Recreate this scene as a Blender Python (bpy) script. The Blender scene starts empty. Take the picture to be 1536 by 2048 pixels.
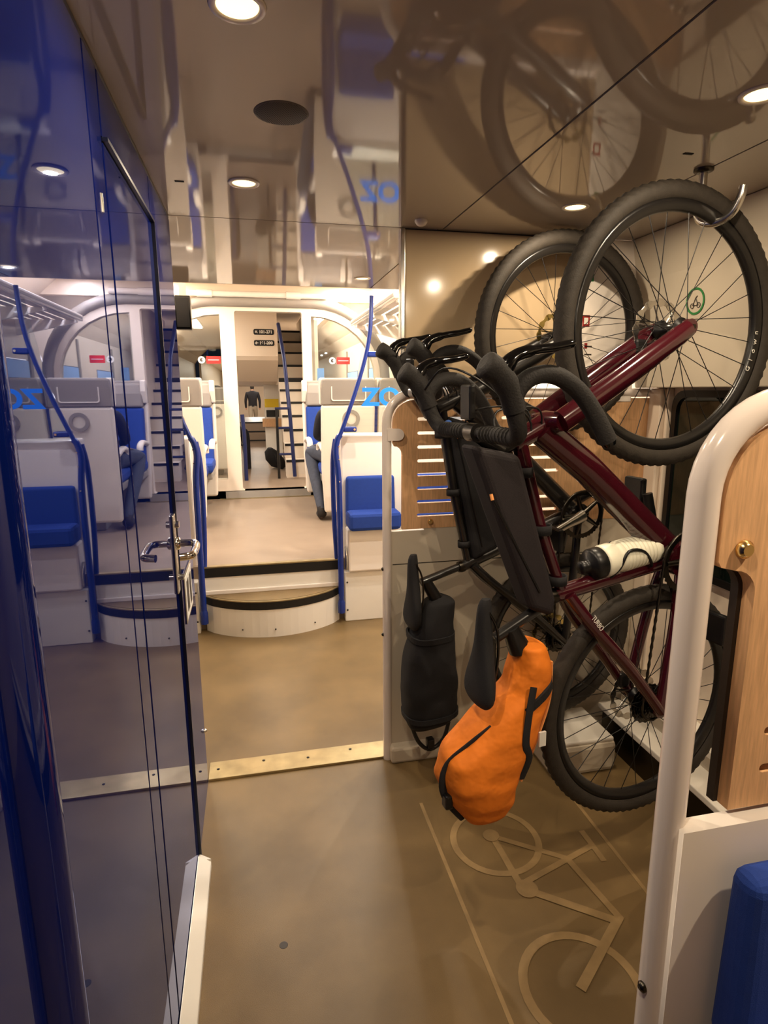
import bpy, bmesh, math, random
from mathutils import Vector, Matrix
random.seed(7)
PI = math.pi
scene = bpy.context.scene
COL = scene.collection

# ------------------------------------------------------------------ camera
cam_d = bpy.data.cameras.new('camera')
cam = bpy.data.objects.new('camera', cam_d); COL.objects.link(cam); scene.camera = cam
cam_d.sensor_fit = 'VERTICAL'; cam_d.sensor_height = 36.0; cam_d.lens = 36.0*1195.0/2048.0
cam_d.clip_start = 0.02; cam_d.clip_end = 200
Rm = [[0.9771, -0.0459, 0.2076], [-0.2128, -0.1946, 0.9575], [-0.0036, -0.9798, -0.1999]]
right = Vector((Rm[0][0], Rm[1][0], Rm[2][0])); down = Vector((Rm[0][1], Rm[1][1], Rm[2][1]))
fwd = right.cross(down).normalized() * 1.0
fwd = Vector((Rm[0][2], Rm[1][2], Rm[2][2])).normalized()
right = (right - fwd*right.dot(fwd)).normalized(); up = right.cross(fwd).normalized()
mw = Matrix.Identity(4)
for i in range(3):
    mw[i][0] = right[i]; mw[i][1] = up[i]; mw[i][2] = -fwd[i]
mw[2][3] = 1.5
cam.matrix_world = mw
# ------------------------------------------------------------------ world, exposure
w = bpy.data.worlds.new('world'); scene.world = w; w.use_nodes = True
w.node_tree.nodes['Background'].inputs[0].default_value = (0.02, 0.025, 0.04, 1)
w.node_tree.nodes['Background'].inputs[1].default_value = 0.3
vs = scene.view_settings
vs.view_transform = 'Standard'; vs.look = 'None'; vs.gamma = 1.0; vs.use_curve_mapping = False
vs.exposure = 0.0
CH = 2.055                       # vestibule ceiling height
WARM = (1.0, 0.81, 0.58); CABIN = (1.0, 0.92, 0.82)
P_DOWN = 6.0                     # watts of a ceiling downlight
P_STRIP = 30.0                   # watts of a metre of saloon strip light

# ------------------------------------------------------------------ helpers
def S(*c):
    f = lambda v: (v/255.0/12.92) if v/255.0 <= 0.04045 else ((v/255.0+0.055)/1.055)**2.4
    return (f(c[0]), f(c[1]), f(c[2]), 1)

MATS = {}
def mat(name, col, rough=0.5, metal=0.0, ior=1.45, coat=0.0, noise=0.0, nscale=20, bump=0.0, bscale=200, trans=0.0, emit=None, estr=0.0, stretch=None, alpha=1.0, col2=None):
    m = bpy.data.materials.new(name); m.use_nodes = True
    nt = m.node_tree; b = nt.nodes['Principled BSDF']
    b.inputs['Base Color'].default_value = col
    b.inputs['Roughness'].default_value = rough
    b.inputs['Metallic'].default_value = metal
    b.inputs['IOR'].default_value = ior
    b.inputs['Coat Weight'].default_value = coat
    b.inputs['Coat Roughness'].default_value = 0.03
    b.inputs['Transmission Weight'].default_value = trans
    b.inputs['Alpha'].default_value = alpha
    if emit: b.inputs['Emission Color'].default_value = emit; b.inputs['Emission Strength'].default_value = estr
    tc = None
    if noise or bump:
        tc = nt.nodes.new('ShaderNodeTexCoord'); mp = nt.nodes.new('ShaderNodeMapping')
        nt.links.new(tc.outputs['Object'], mp.inputs['Vector'])
        if stretch: mp.inputs['Scale'].default_value = stretch
    if noise:
        n = nt.nodes.new('ShaderNodeTexNoise'); n.inputs['Scale'].default_value = nscale; n.inputs['Detail'].default_value = 6
        nt.links.new(mp.outputs[0], n.inputs['Vector'])
        r = nt.nodes.new('ShaderNodeValToRGB')
        c2 = col2 or tuple(min(1, v*(1+noise)) for v in col[:3]) + (1,)
        c1 = tuple(v*(1-noise) for v in col[:3]) + (1,)
        r.color_ramp.elements[0].position = 0.32; r.color_ramp.elements[1].position = 0.68
        r.color_ramp.elements[0].color = c1; r.color_ramp.elements[1].color = c2
        nt.links.new(n.outputs['Fac'], r.inputs[0]); nt.links.new(r.outputs[0], b.inputs['Base Color'])
    if bump:
        n2 = nt.nodes.new('ShaderNodeTexNoise'); n2.inputs['Scale'].default_value = bscale; n2.inputs['Detail'].default_value = 3
        nt.links.new(mp.outputs[0], n2.inputs['Vector'])
        bp = nt.nodes.new('ShaderNodeBump'); bp.inputs['Strength'].default_value = bump; bp.inputs['Distance'].default_value = 0.004
        nt.links.new(n2.outputs['Fac'], bp.inputs['Height']); nt.links.new(bp.outputs[0], b.inputs['Normal'])
    MATS[name] = m
    return m

M = MATS
mat('floor_vinyl', S(118, 96, 62), 0.42, noise=0.20, nscale=3.2, bump=0.15, bscale=500)
mat('floor_cabin', S(136, 118, 100), 0.4, noise=0.10, nscale=3, bump=0.1, bscale=500)
mat('floor_mark', S(148, 122, 82), 0.5, noise=0.15, nscale=18)
mat('ceiling_gloss', S(170, 157, 144), 0.05, ior=1.5)
mat('ceiling_beige', S(170, 146, 118), 0.16, ior=1.5)
mat('seam', S(20, 17, 14), 0.8)
mat('blue_groove', S(6, 10, 34), 0.3)
mat('blue_seat', S(26, 58, 138), 0.85, bump=0.25, bscale=900, noise=0.06, nscale=60)
mat('blue_paint', S(18, 46, 126), 0.25, ior=1.5)
mat('panel_beige', S(196, 172, 138), 0.12, ior=1.5)
mat('panel_grey', S(196, 184, 164), 0.3, noise=0.03, nscale=4)
mat('white_plastic', S(238, 232, 220), 0.28, noise=0.02, nscale=5)
mat('white_gloss', S(240, 230, 218), 0.15, ior=1.5)
mat('cream', S(232, 216, 196), 0.4)
mat('shell_grey', S(150, 142, 132), 0.45)
mat('shell_white', S(226, 214, 198), 0.4)
mat('headrest_grey', S(140, 130, 120), 0.7)
mat('pole_white', S(226, 214, 204), 0.16, ior=1.5)
mat('wood', S(214, 168, 122), 0.42, noise=0.14, nscale=9, stretch=(30, 30, 2.2), bump=0.06, bscale=30)
mat('wood_edge', S(40, 30, 22), 0.6)
mat('steel', S(200, 196, 188), 0.22, metal=1.0)
mat('chrome', S(225, 220, 210), 0.08, metal=1.0)
mat('brass_screw', S(225, 195, 130), 0.2, metal=1.0)
mat('dark_steel', S(70, 66, 60), 0.3, metal=1.0)
mat('alu_strip', S(176, 158, 118), 0.38, metal=0.8, noise=0.14, nscale=14)
mat('rubber', S(46, 40, 33), 0.75, noise=0.15, nscale=50, bump=0.2, bscale=300)
mat('rim_black', S(22, 20, 19), 0.3)
mat('tape_black', S(34, 31, 29), 0.75, bump=0.3, bscale=250)
mat('black_plastic', S(20, 19, 19), 0.35)
mat('black_gloss', S(10, 10, 11), 0.1, ior=1.5)
mat('fabric_black', S(27, 26, 28), 0.85, bump=0.3, bscale=700, noise=0.15, nscale=12)
mat('fabric_plum', S(32, 25, 27), 0.8, bump=0.25, bscale=600, noise=0.12, nscale=8)
mat('burgundy', S(60, 11, 21), 0.16, ior=1.5, coat=0.8, noise=0.06, nscale=30)
mat('frame_black', S(28, 26, 25), 0.28, coat=0.4)
mat('orange_fabric', S(228, 122, 24), 0.75, bump=1.0, bscale=11, noise=0.08, nscale=14)
mat('orange_trim', S(240, 160, 90), 0.6)
mat('bottle_white', S(240, 236, 214), 0.35)
mat('decal_white', S(230, 226, 216), 0.5)
mat('decal_dark', S(60, 52, 46), 0.5)
mat('decal_blue', S(20, 130, 255), 0.4)
mat('rail_dark', S(30, 42, 92), 0.3)
mat('decal_red', S(214, 40, 34), 0.4)
mat('decal_dull_red', S(150, 34, 30), 0.5)
mat('decal_green', S(40, 120, 62), 0.4)
mat('label_black', S(22, 22, 24), 0.4)
mat('pale_blue_label', S(150, 190, 240), 0.4)
mat('gold', S(210, 190, 120), 0.22, metal=1.0)
mat('black_tread', S(20, 17, 14), 0.6)
mat('window_night', S(14, 24, 20), 0.04, ior=1.6)
mat('window_day', S(120, 130, 150), 0.05, ior=1.5)
mat('skin', S(196, 150, 124), 0.5)
mat('jeans', S(62, 66, 78), 0.85, noise=0.15, nscale=30)
mat('dark_jacket', S(22, 20, 26), 0.85)
mat('pale_trousers', S(150, 138, 122), 0.85)
mat('hair', S(24, 18, 14), 0.7)
mat('shoe', S(30, 24, 22), 0.7)
mat('shoe_sole', S(132, 92, 62), 0.7)
mat('yellow', S(236, 204, 40), 0.5)
mat('screen_blue', S(30, 150, 235), 0.3, emit=S(40, 160, 240), estr=0.8)
mat('reflector_blue', S(70, 110, 190), 0.15, ior=1.8)
mat('reflector_mint', S(120, 220, 210), 0.2, ior=1.8)
mat('lens_warm', (1, 0.8, 0.5, 1), 0.5, emit=(1.0, 0.76, 0.36, 1), estr=2.6)
mat('lens_cabin', (1, 0.92, 0.8, 1), 0.5, emit=(1.0, 0.90, 0.74, 1), estr=9)
mat('grille', S(96, 84, 74), 0.55)

def glass_mat(name, tint=(0.93, 0.96, 0.95), refl=0.0):
    m = bpy.data.materials.new(name); m.use_nodes = True
    nt = m.node_tree; nt.nodes.clear()
    out = nt.nodes.new('ShaderNodeOutputMaterial'); mx = nt.nodes.new('ShaderNodeMixShader')
    tr = nt.nodes.new('ShaderNodeBsdfTransparent'); gl = nt.nodes.new('ShaderNodeBsdfGlossy'); fr = nt.nodes.new('ShaderNodeFresnel')
    tr.inputs[0].default_value = tint + (1,); gl.inputs['Roughness'].default_value = 0.02; fr.inputs[0].default_value = 1.45
    nt.links.new(fr.outputs[0], mx.inputs[0]); nt.links.new(tr.outputs[0], mx.inputs[1]); nt.links.new(gl.outputs[0], mx.inputs[2])
    nt.links.new(mx.outputs[0], out.inputs[0]); MATS[name] = m
glass_mat('glass')
def lacquer(name, base, tint, ior, rough):
    m = bpy.data.materials.new(name); m.use_nodes = True
    nt = m.node_tree; nt.nodes.clear()
    out = nt.nodes.new('ShaderNodeOutputMaterial'); mx = nt.nodes.new('ShaderNodeMixShader')
    df = nt.nodes.new('ShaderNodeBsdfDiffuse'); gl = nt.nodes.new('ShaderNodeBsdfGlossy'); fr = nt.nodes.new('ShaderNodeFresnel')
    df.inputs[0].default_value = base; gl.inputs[0].default_value = tint; gl.inputs['Roughness'].default_value = rough; fr.inputs[0].default_value = ior
    nt.links.new(fr.outputs[0], mx.inputs[0]); nt.links.new(df.outputs[0], mx.inputs[1]); nt.links.new(gl.outputs[0], mx.inputs[2])
    nt.links.new(mx.outputs[0], out.inputs[0]); MATS[name] = m
lacquer('blue_gloss', S(5, 18, 78), (0.64, 0.70, 1.0, 1), 1.8, 0.015)

for _n in MATS['orange_fabric'].node_tree.nodes:
    if _n.type == 'BUMP': _n.inputs['Distance'].default_value = 0.014
class MB:
    def __init__(s): s.v = []; s.f = []; s.sm = []
    def add(s, vs, fs, smooth=False):
        o = len(s.v); s.v += [tuple(p) for p in vs]
        for f in fs: s.f.append([i+o for i in f]); s.sm.append(smooth)
        return s
    def box(s, x0, x1, y0, y1, z0, z1):
        vs = [(x, y, z) for z in (z0, z1) for y in (y0, y1) for x in (x0, x1)]
        return s.add(vs, [(0, 2, 3, 1), (4, 5, 7, 6), (0, 1, 5, 4), (2, 6, 7, 3), (0, 4, 6, 2), (1, 3, 7, 5)])
    def loft(s, secs, smooth=True, cap=True, closed=False):
        n = len(secs[0]); vs = [p for sc in secs for p in sc]; fs = []
        m = len(secs); R = range(m if closed else m-1)
        for i in R:
            for j in range(n):
                a = i*n+j; b = i*n+(j+1) % n; c = ((i+1) % m)*n+(j+1) % n; d = ((i+1) % m)*n+j
                fs.append((a, b, c, d))
        s.add(vs, fs, smooth)
        if cap and not closed:
            s.add(secs[0], [tuple(reversed(range(n)))], False); s.add(secs[-1], [tuple(range(n))], False)
        return s
    def tube(s, path, r, n=12, closed=False, cap=True, smooth=True, flat=1.0, ref=None):
        P = [Vector(p) for p in path]; m = len(P)
        rs = r if isinstance(r, (list, tuple)) else [r]*m
        T = []
        for i in range(m):
            if closed: t = P[(i+1) % m]-P[i-1]
            elif i == 0: t = P[1]-P[0]
            elif i == m-1: t = P[-1]-P[-2]
            else: t = (P[i+1]-P[i]).normalized()+(P[i]-P[i-1]).normalized()
            T.append(t.normalized())
        if ref is not None: u = Vector(ref)
        else: u = Vector((0, 0, 1)) if abs(T[0].z) < 0.9 else Vector((1, 0, 0))
        secs = []
        for i in range(m):
            u = (u - T[i]*u.dot(T[i])).normalized(); v = T[i].cross(u)
            secs.append([P[i]+(u*math.cos(2*PI*k/n)*flat+v*math.sin(2*PI*k/n))*rs[i] for k in range(n)])
        return s.loft(secs, smooth, cap, closed)
    def cyl(s, a, b, r, r2=None, n=16): return s.tube([a, b], [r, r if r2 is None else r2], n)
    def lathe(s, prof, n=24, axis='Z', c=(0, 0, 0), smooth=True):
        # prof: (radius, height)
        secs = []
        for r, h in prof:
            sec = []
            for k in range(n):
                a = 2*PI*k/n; x, y = r*math.cos(a), r*math.sin(a)
                p = (x, y, h) if axis == 'Z' else ((h, x, y) if axis == 'X' else (y, h, x))
                sec.append((p[0]+c[0], p[1]+c[1], p[2]+c[2]))
            secs.append(sec)
        return s.loft(secs, smooth, True)
    def prism(s, poly, fn, t0, t1):
        a = [fn(p[0], p[1], t0) for p in poly]; b = [fn(p[0], p[1], t1) for p in poly]
        n = len(poly)
        s.add(a+b, [tuple(reversed(range(n))), tuple(range(n, 2*n))]+[(i, (i+1) % n, n+(i+1) % n, n+i) for i in range(n)])
        return s
    def build(s, name, m, parent=None, bevel=0.0, loc=None, seg=2, kind=None, subsurf=0):
        me = bpy.data.meshes.new(name); me.from_pydata([tuple(p) for p in s.v], [], s.f)
        for p, sm in zip(me.polygons, s.sm): p.use_smooth = sm
        bm = bmesh.new(); bm.from_mesh(me)
        if bevel: bmesh.ops.remove_doubles(bm, verts=bm.verts[:], dist=1e-5)
        bmesh.ops.recalc_face_normals(bm, faces=bm.faces[:]); bm.to_mesh(me); bm.free()
        me.materials.append(M[m] if isinstance(m, str) else m)
        o = bpy.data.objects.new(name, me); COL.objects.link(o)
        if parent: o.parent = parent
        if loc: o.location = loc
        if bevel:
            b = o.modifiers.new('bevel', 'BEVEL'); b.width = bevel; b.segments = seg; b.limit_method = 'ANGLE'; b.angle_limit = 0.6
        if subsurf:
            b = o.modifiers.new('sub', 'SUBSURF'); b.levels = subsurf; b.render_levels = subsurf
        if kind: o['kind'] = kind
        return o

def box(name, m, parent, x0, x1, y0, y1, z0, z1, bevel=0.0, kind=None):
    return MB().box(x0, x1, y0, y1, z0, z1).build(name, m, parent, bevel, kind=kind)
def tag(o, label, cat, group=None):
    o['label'] = label; o['category'] = cat
    if group: o['group'] = group
    return o
def thing(name, label, cat, loc=(0, 0, 0), rz=0, group=None):
    o = bpy.data.objects.new(name, None); COL.objects.link(o); o.empty_display_size = 0.1
    o.location = loc; o.rotation_euler = (0, 0, rz)
    return tag(o, label, cat, group)
def struct(o, label=None, cat=None):
    o['kind'] = 'structure'
    if label: o['label'] = label
    if cat: o['category'] = cat
    return o

def curve_mesh(name, splines, depth, m, parent=None, matrix=None, bevel=0.0):
    # filled 2D outline with holes, extruded symmetrically by depth/2
    cu = bpy.data.curves.new(name, 'CURVE'); cu.dimensions = '2D'; cu.fill_mode = 'BOTH'; cu.extrude = depth/2
    for pts in splines:
        sp = cu.splines.new('POLY'); sp.points.add(len(pts)-1)
        for p, q in zip(sp.points, pts): p.co = (q[0], q[1], 0, 1)
        sp.use_cyclic_u = True
    return _bake(cu, name, m, parent, matrix)
def text_mesh(name, body, size, depth, m, parent=None, matrix=None, sx=1.0, bold=0.0):
    cu = bpy.data.curves.new(name, 'FONT'); cu.body = body; cu.size = size; cu.extrude = depth/2; cu.align_x = 'CENTER'; cu.align_y = 'CENTER'
    cu.offset = bold
    mt = (matrix or Matrix.Identity(4)) @ Matrix.Diagonal((sx, 1, 1, 1))
    return _bake(cu, name, m, parent, mt)
def _bake(cu, name, m, parent, matrix):
    t = bpy.data.objects.new('tmp', cu); COL.objects.link(t)
    dg = bpy.context.evaluated_depsgraph_get(); me = bpy.data.meshes.new_from_object(t.evaluated_get(dg))
    bpy.data.objects.remove(t); bpy.data.curves.remove(cu)
    if matrix: me.transform(matrix)
    me.name = name; me.materials.clear(); me.materials.append(M[m])
    o = bpy.data.objects.new(name, me); COL.objects.link(o)
    if parent: o.parent = parent
    return o
XZ = Matrix(((1, 0, 0, 0), (0, 0, 1, 0), (0, 1, 0, 0), (0, 0, 0, 1)))        # 2D (x,y) -> (x,0,z), seen from -Y
XZn = Matrix(((1, 0, 0, 0), (0, 0, -1, 0), (0, 1, 0, 0), (0, 0, 0, 1)))
def face_cam(x, y, z): return Matrix.Translation((x, y, z)) @ XZn
def rrect(x0, x1, y0, y1, r, n=5):
    r = min(r, (x1-x0)/2-1e-4, (y1-y0)/2-1e-4); out = []
    for cx, cy, a in ((x1-r, y0+r, -PI/2), (x1-r, y1-r, 0), (x0+r, y1-r, PI/2), (x0+r, y0+r, PI)):
        for k in range(n+1): out.append((cx+r*math.cos(a+PI/2*k/n), cy+r*math.sin(a+PI/2*k/n)))
    return out
def arc(cx, cy, r, a0, a1, n=8): return [(cx+r*math.cos(a0+(a1-a0)*k/n), cy+r*math.sin(a0+(a1-a0)*k/n)) for k in range(n+1)]
def smooth_path(pts, n=6):
    P = [Vector(p) for p in pts]; out = []
    for i in range(len(P)-1):
        p0 = P[max(i-1, 0)]; p1 = P[i]; p2 = P[i+1]; p3 = P[min(i+2, len(P)-1)]
        for k in range(n):
            t = k/n
            out.append(0.5*((2*p1)+(p2-p0)*t+(2*p0-5*p1+4*p2-p3)*t*t+(3*p1-p0-3*p2+p3)*t**3))
    out.append(P[-1]); return out
def dup(root, name=None):
    r = root.copy(); COL.objects.link(r)
    for ch in list(root.children):
        c = ch.copy(); COL.objects.link(c); c.parent = r
        for g in ch.children:
            d = g.copy(); COL.objects.link(d); d.parent = c
    return r

# ================================================================== SETTING
YB = -1.3                          # back of the vestibule behind the camera
fl = struct(box('floor', 'floor_vinyl', None, -1.42, 1.66, YB, 3.80, -0.05, 0.0))
# threshold strip between the bike bay and the entrance floor
tr = MB().box(-0.234, 0.492, 2.185, 2.297, 0.0, 0.006).build('trim_1', 'alu_strip'); struct(tr)
MB().box(-0.234, 0.492, 2.178, 2.190, 0.0, 0.011).build('edge', 'alu_strip', tr, 0.002)
for k, x in enumerate((-0.2, -0.02, 0.16, 0.34)):
    MB().lathe([(0.006, 0.006), (0.006, 0.0075), (0.003, 0.0085)], 10, c=(x, 2.245+0.02*(k % 2), 0)).build('screw', 'dark_steel', tr)
MB().lathe([(0.012, 0.0), (0.011, 0.0006)], 14, c=(0.017, 1.4055, 0)).build('stain', 'decal_dark', fl)
# bike bay marking, a stencilled bicycle and a border line
mk = struct(MB().box(0.537, 0.549, 0.75, 1.88, 0.0, 0.0015).build('trim_2', 'floor_mark'))
MB().box(1.10, 1.112, 1.0, 1.80, 0.0, 0.0012).build('border_line', 'floor_mark', mk)
def ribbon(mb, path, wd, closed=False, z=0.0016):
    P = [Vector((p[0], p[1], 0)) for p in path]; n = len(P); L = []; Rr = []
    for i in range(n):
        a = P[i-1] if (i or closed) else P[i]; b = P[(i+1) % n] if (i < n-1 or closed) else P[i]
        t = (b-a).normalized(); q = Vector((-t.y, t.x, 0))*wd/2
        L.append(P[i]+q); Rr.append(P[i]-q)
    vs = [(p.x, p.y, z) for p in L]+[(p.x, p.y, z) for p in Rr]
    fs = [(i, (i+1) % n, n+(i+1) % n, n+i) for i in range(n if closed else n-1)]
    mb.add(vs, fs)
st = MB()
ribbon(st, arc(0.74, 1.645, 0.143, 0, 2*PI*39/40, 39), 0.022, True)
ribbon(st, arc(0.757, 1.12, 0.148, 0, 2*PI*39/40, 39), 0.024, True)
for k, (a, b, wd) in enumerate([((0.736, 1.665), (0.742, 1.453), 0.022), ((0.736, 1.665), (0.935, 1.52), 0.020), ((0.742, 1.453), (1.045, 1.552), 0.020), ((1.047, 1.622), (1.047, 1.482), 0.020),
                 ((0.935, 1.52), (0.972, 1.275), 0.022), ((0.76, 1.425), (0.955, 1.275), 0.026), ((0.972, 1.285), (0.75, 1.115), 0.026)]):
    ribbon(st, [a, b], wd, z=0.0019+0.0002*k)
for c, r in (((0.733, 1.668), 0.028), ((0.755, 1.435), 0.034)):
    st.lathe([(r, 0.0), (r, 0.0034)], 20, c=(c[0], c[1], 0))
st.build('bicycle_stencil', 'floor_mark', mk)

# ceiling panels with recessed seams
ce = struct(box('ceiling', 'seam', None, -0.95, 1.66, YB, 3.44, CH+0.004, CH+0.05))
def cpanel(x0, x1, y0, y1, m): return box('ceiling_panel', m, ce, x0, x1, y0, y1, CH, CH+0.012)
g = 0.003
cpanel(-0.95, 0.687-g, YB, 2.176-g, 'ceiling_gloss')
cpanel(-0.95, 0.672-g, 2.176+g, 3.44, 'ceiling_gloss')
cpanel(0.687+g, 1.175-g, YB, 2.176-g, 'ceiling_gloss')
cpanel(1.175+g, 1.66, YB, 2.176-g, 'ceiling_gloss')
cpanel(0.672+g, 1.66, 2.176+g, 3.44, 'ceiling_beige')
box('edge_trim', 'cream', ce, -0.95, 1.66, 3.44, 3.455, CH, CH+0.06)

# blue wall block (toilet module) with its service door
BX = -0.235
wl = struct(box('wall_left', 'blue_groove', None, -0.95, BX-0.012, 0.60, 2.18, 0.0, CH-0.001))
def bpanel(y0, y1, z0, z1, name='wall_panel', par=None): return box(name, 'blue_gloss', par or wl, BX-0.0119, BX, y0, y1, z0, z1, 0.0015)
bpanel(0.64, 1.133, 0.0, CH-0.012)
bpanel(1.141, 1.226, 0.0, CH-0.012)
bpanel(1.236, 1.76, 1.938, CH-0.012)
bpanel(1.770, 2.18, 0.0, CH-0.012)
box('ceiling_channel', 'blue_groove', wl, BX-0.008, BX-0.001, 0.64, 2.18, CH-0.012, CH-0.002)
MB().tube([(BX-0.003, 1.183, z) for z in (1.80, 1.83)], 0.006, 10).build('hinge', 'steel', wl)
# rounded pillar close to the lens
pl = MB().prism([(-0.95, YB), (-0.95, 0.60), (-0.262, 0.60)]+arc(-0.262, 0.585, 0.015, PI/2, 0, 6)[1:]+[(-0.247, YB)], lambda a, b, t: (a, b, t), 0.0, CH-0.001)
o = pl.build('pillar', 'blue_gloss', wl)
pl2 = MB(); pl2.tube([(BX-0.022, 0.628, z) for z in (0.0, CH-0.002)], 0.036, 32).build('pillar_edge', 'blue_gloss', wl)
d1 = struct(box('door_1', 'blue_gloss', None, BX-0.0118, BX+0.0005, 1.2365, 1.7595, 0.012, 1.928, 0.0015))
# lever handle with long plate
hz = 1.075; hy = 1.735
ds = MB().box(BX-0.002, BX+0.009, 1.7615, 1.7685, 0.0, 1.937).box(BX-0.002, BX+0.009, 1.236, 1.7615, 1.930, 1.937)
ds.build('door_seal', 'blue_groove', wl)
hp = box('handle_plate', 'steel', d1, BX, BX+0.007, hy-0.022, hy+0.018, 0.93, 1.16, 0.003)
MB().cyl((BX+0.006, hy, 1.13), (BX+0.018, hy, 1.13), 0.010).build('key_turn', 'chrome', hp)
MB().cyl((BX+0.006, hy, 0.975), (BX+0.02, hy, 0.975), 0.009).build('lock_cylinder', 'steel', hp)
MB().tube(smooth_path([(BX+0.004, hy, hz), (BX+0.045, hy, hz), (BX+0.060, hy-0.012, hz), (BX+0.064, hy-0.04, hz), (BX+0.064, hy-0.10, hz-0.002), (BX+0.058, hy-0.13, hz-0.003), (BX+0.03, hy-0.14, hz-0.004)], 5), 0.0105, 14).build('lever', 'chrome', d1)
MB().lathe([(0.018, 0), (0.018, 0.008), (0.014, 0.012)], 20, 'X', (BX+0.006, hy, hz)).build('rosette', 'chrome', d1)
# framed notice on the end panel
nt_ = thing('door_notice', 'small framed pictogram notice on the glossy blue wall beside the lever handle', 'sign', (BX, 1.97, 0.85))
box('frame', 'steel', nt_, 0, 0.004, -0.095, 0.095, -0.075, 0.085, 0.001)
box('sheet', 'decal_white', nt_, 0.004, 0.005, -0.085, 0.085, -0.065, 0.075)
box('pictogram', 'decal_dark', nt_, 0.005, 0.006, -0.06, -0.01, -0.045, 0.055)
box('pictogram', 'decal_dark', nt_, 0.005, 0.006, 0.02, 0.06, -0.045, 0.055)
MB().lathe([(0.008, 0), (0.008, 0.006), (0.003, 0.012)], 14, 'X', (BX, 2.155, 0.235)).build('door_stop', 'steel', wl)
# skirting on the aisle side of the blue wall
sk = struct(MB().prism([(BX+0.0015, 0.0), (BX+0.040, 0.0), (BX+0.040, 0.022), (BX+0.0015, 0.05)], lambda a, b, t: (a, t, b), 0.67, 1.735).build('baseboard_left', 'white_plastic', None, 0.003))
MB().prism([(BX+0.0015, 1.736), (BX+0.040, 1.736), (BX+0.0015, 1.765)], lambda a, b, t: (a, b, t), 0.0, 0.03).build('end_piece', 'white_plastic', sk)

# outer wall on the right, window, sloped upper panel, heater box
wr = struct(box('wall_right', 'cream', None, 1.60, 1.66, YB, 3.8, 0.0, CH-0.001))
MB().prism([(1.50, 1.505), (1.60, 1.505), (1.60, CH-0.001), (1.44, CH-0.001), (1.47, 1.9)], lambda a, b, t: (a, t, b), YB, 2.176).build('upper_panel', 'panel_grey', wr, 0.004)
box('pilaster', 'cream', wr, 1.565, 1.60, 2.095, 2.17, 0.2, 1.503, 0.006)
box('pilaster', 'cream', wr, 1.575, 1.60, 2.064, 2.080, 0.2, 1.503, 0.004)
win = MB(); 
wo = curve_mesh('window_1', [rrect(-0.72, 0.72, -0.34, 0.34, 0.06), rrect(-0.695, 0.695, -0.315, 0.315, 0.05)], 0.02, 'black_plastic', None,
                Matrix.Translation((1.592, 1.33, 1.155)) @ Matrix(((0, 0, 1, 0), (1, 0, 0, 0), (0, 1, 0, 0), (0, 0, 0, 1))))
struct(wo)
curve_mesh('pane', [rrect(-0.69, 0.69, -0.315, 0.315, 0.05)], 0.006, 'window_night', wo,
           Matrix.Translation((1.594, 1.33, 1.155)) @ Matrix(((0, 0, 1, 0), (1, 0, 0, 0), (0, 1, 0, 0), (0, 0, 0, 1))))
bb = struct(box('baseboard_right', 'dark_steel', None, 1.43, 1.60, YB, 2.12, 0.0, 0.15))  # front below the lip coloured dark for the shadow there
box('lip', 'white_plastic', bb, 1.405, 1.60, YB, 2.12, 0.15, 0.175, 0.004)
box('upper_lip', 'white_plastic', bb, 1.50, 1.60, YB, 2.12, 0.235, 0.262, 0.004)
box('heater_front', 'panel_grey', bb, 1.515, 1.60, YB, 2.12, 0.175, 0.235)
cb = thing('corner_box', 'beige rounded floor box in the corner behind the bicycle wheels', 'box', (1.21, 2.06, 0))
box('body', 'panel_grey', cb, -0.13, 0.15, -0.16, 0.095, 0.0, 0.128, 0.02)
box('lid', 'white_plastic', cb, -0.12, 0.14, -0.15, 0.093, 0.125, 0.142, 0.006)

# back wall behind the camera
wb = struct(box('wall_back', 'panel_beige', None, -0.95, 1.66, YB-0.05, YB, 0.0, CH))

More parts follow.
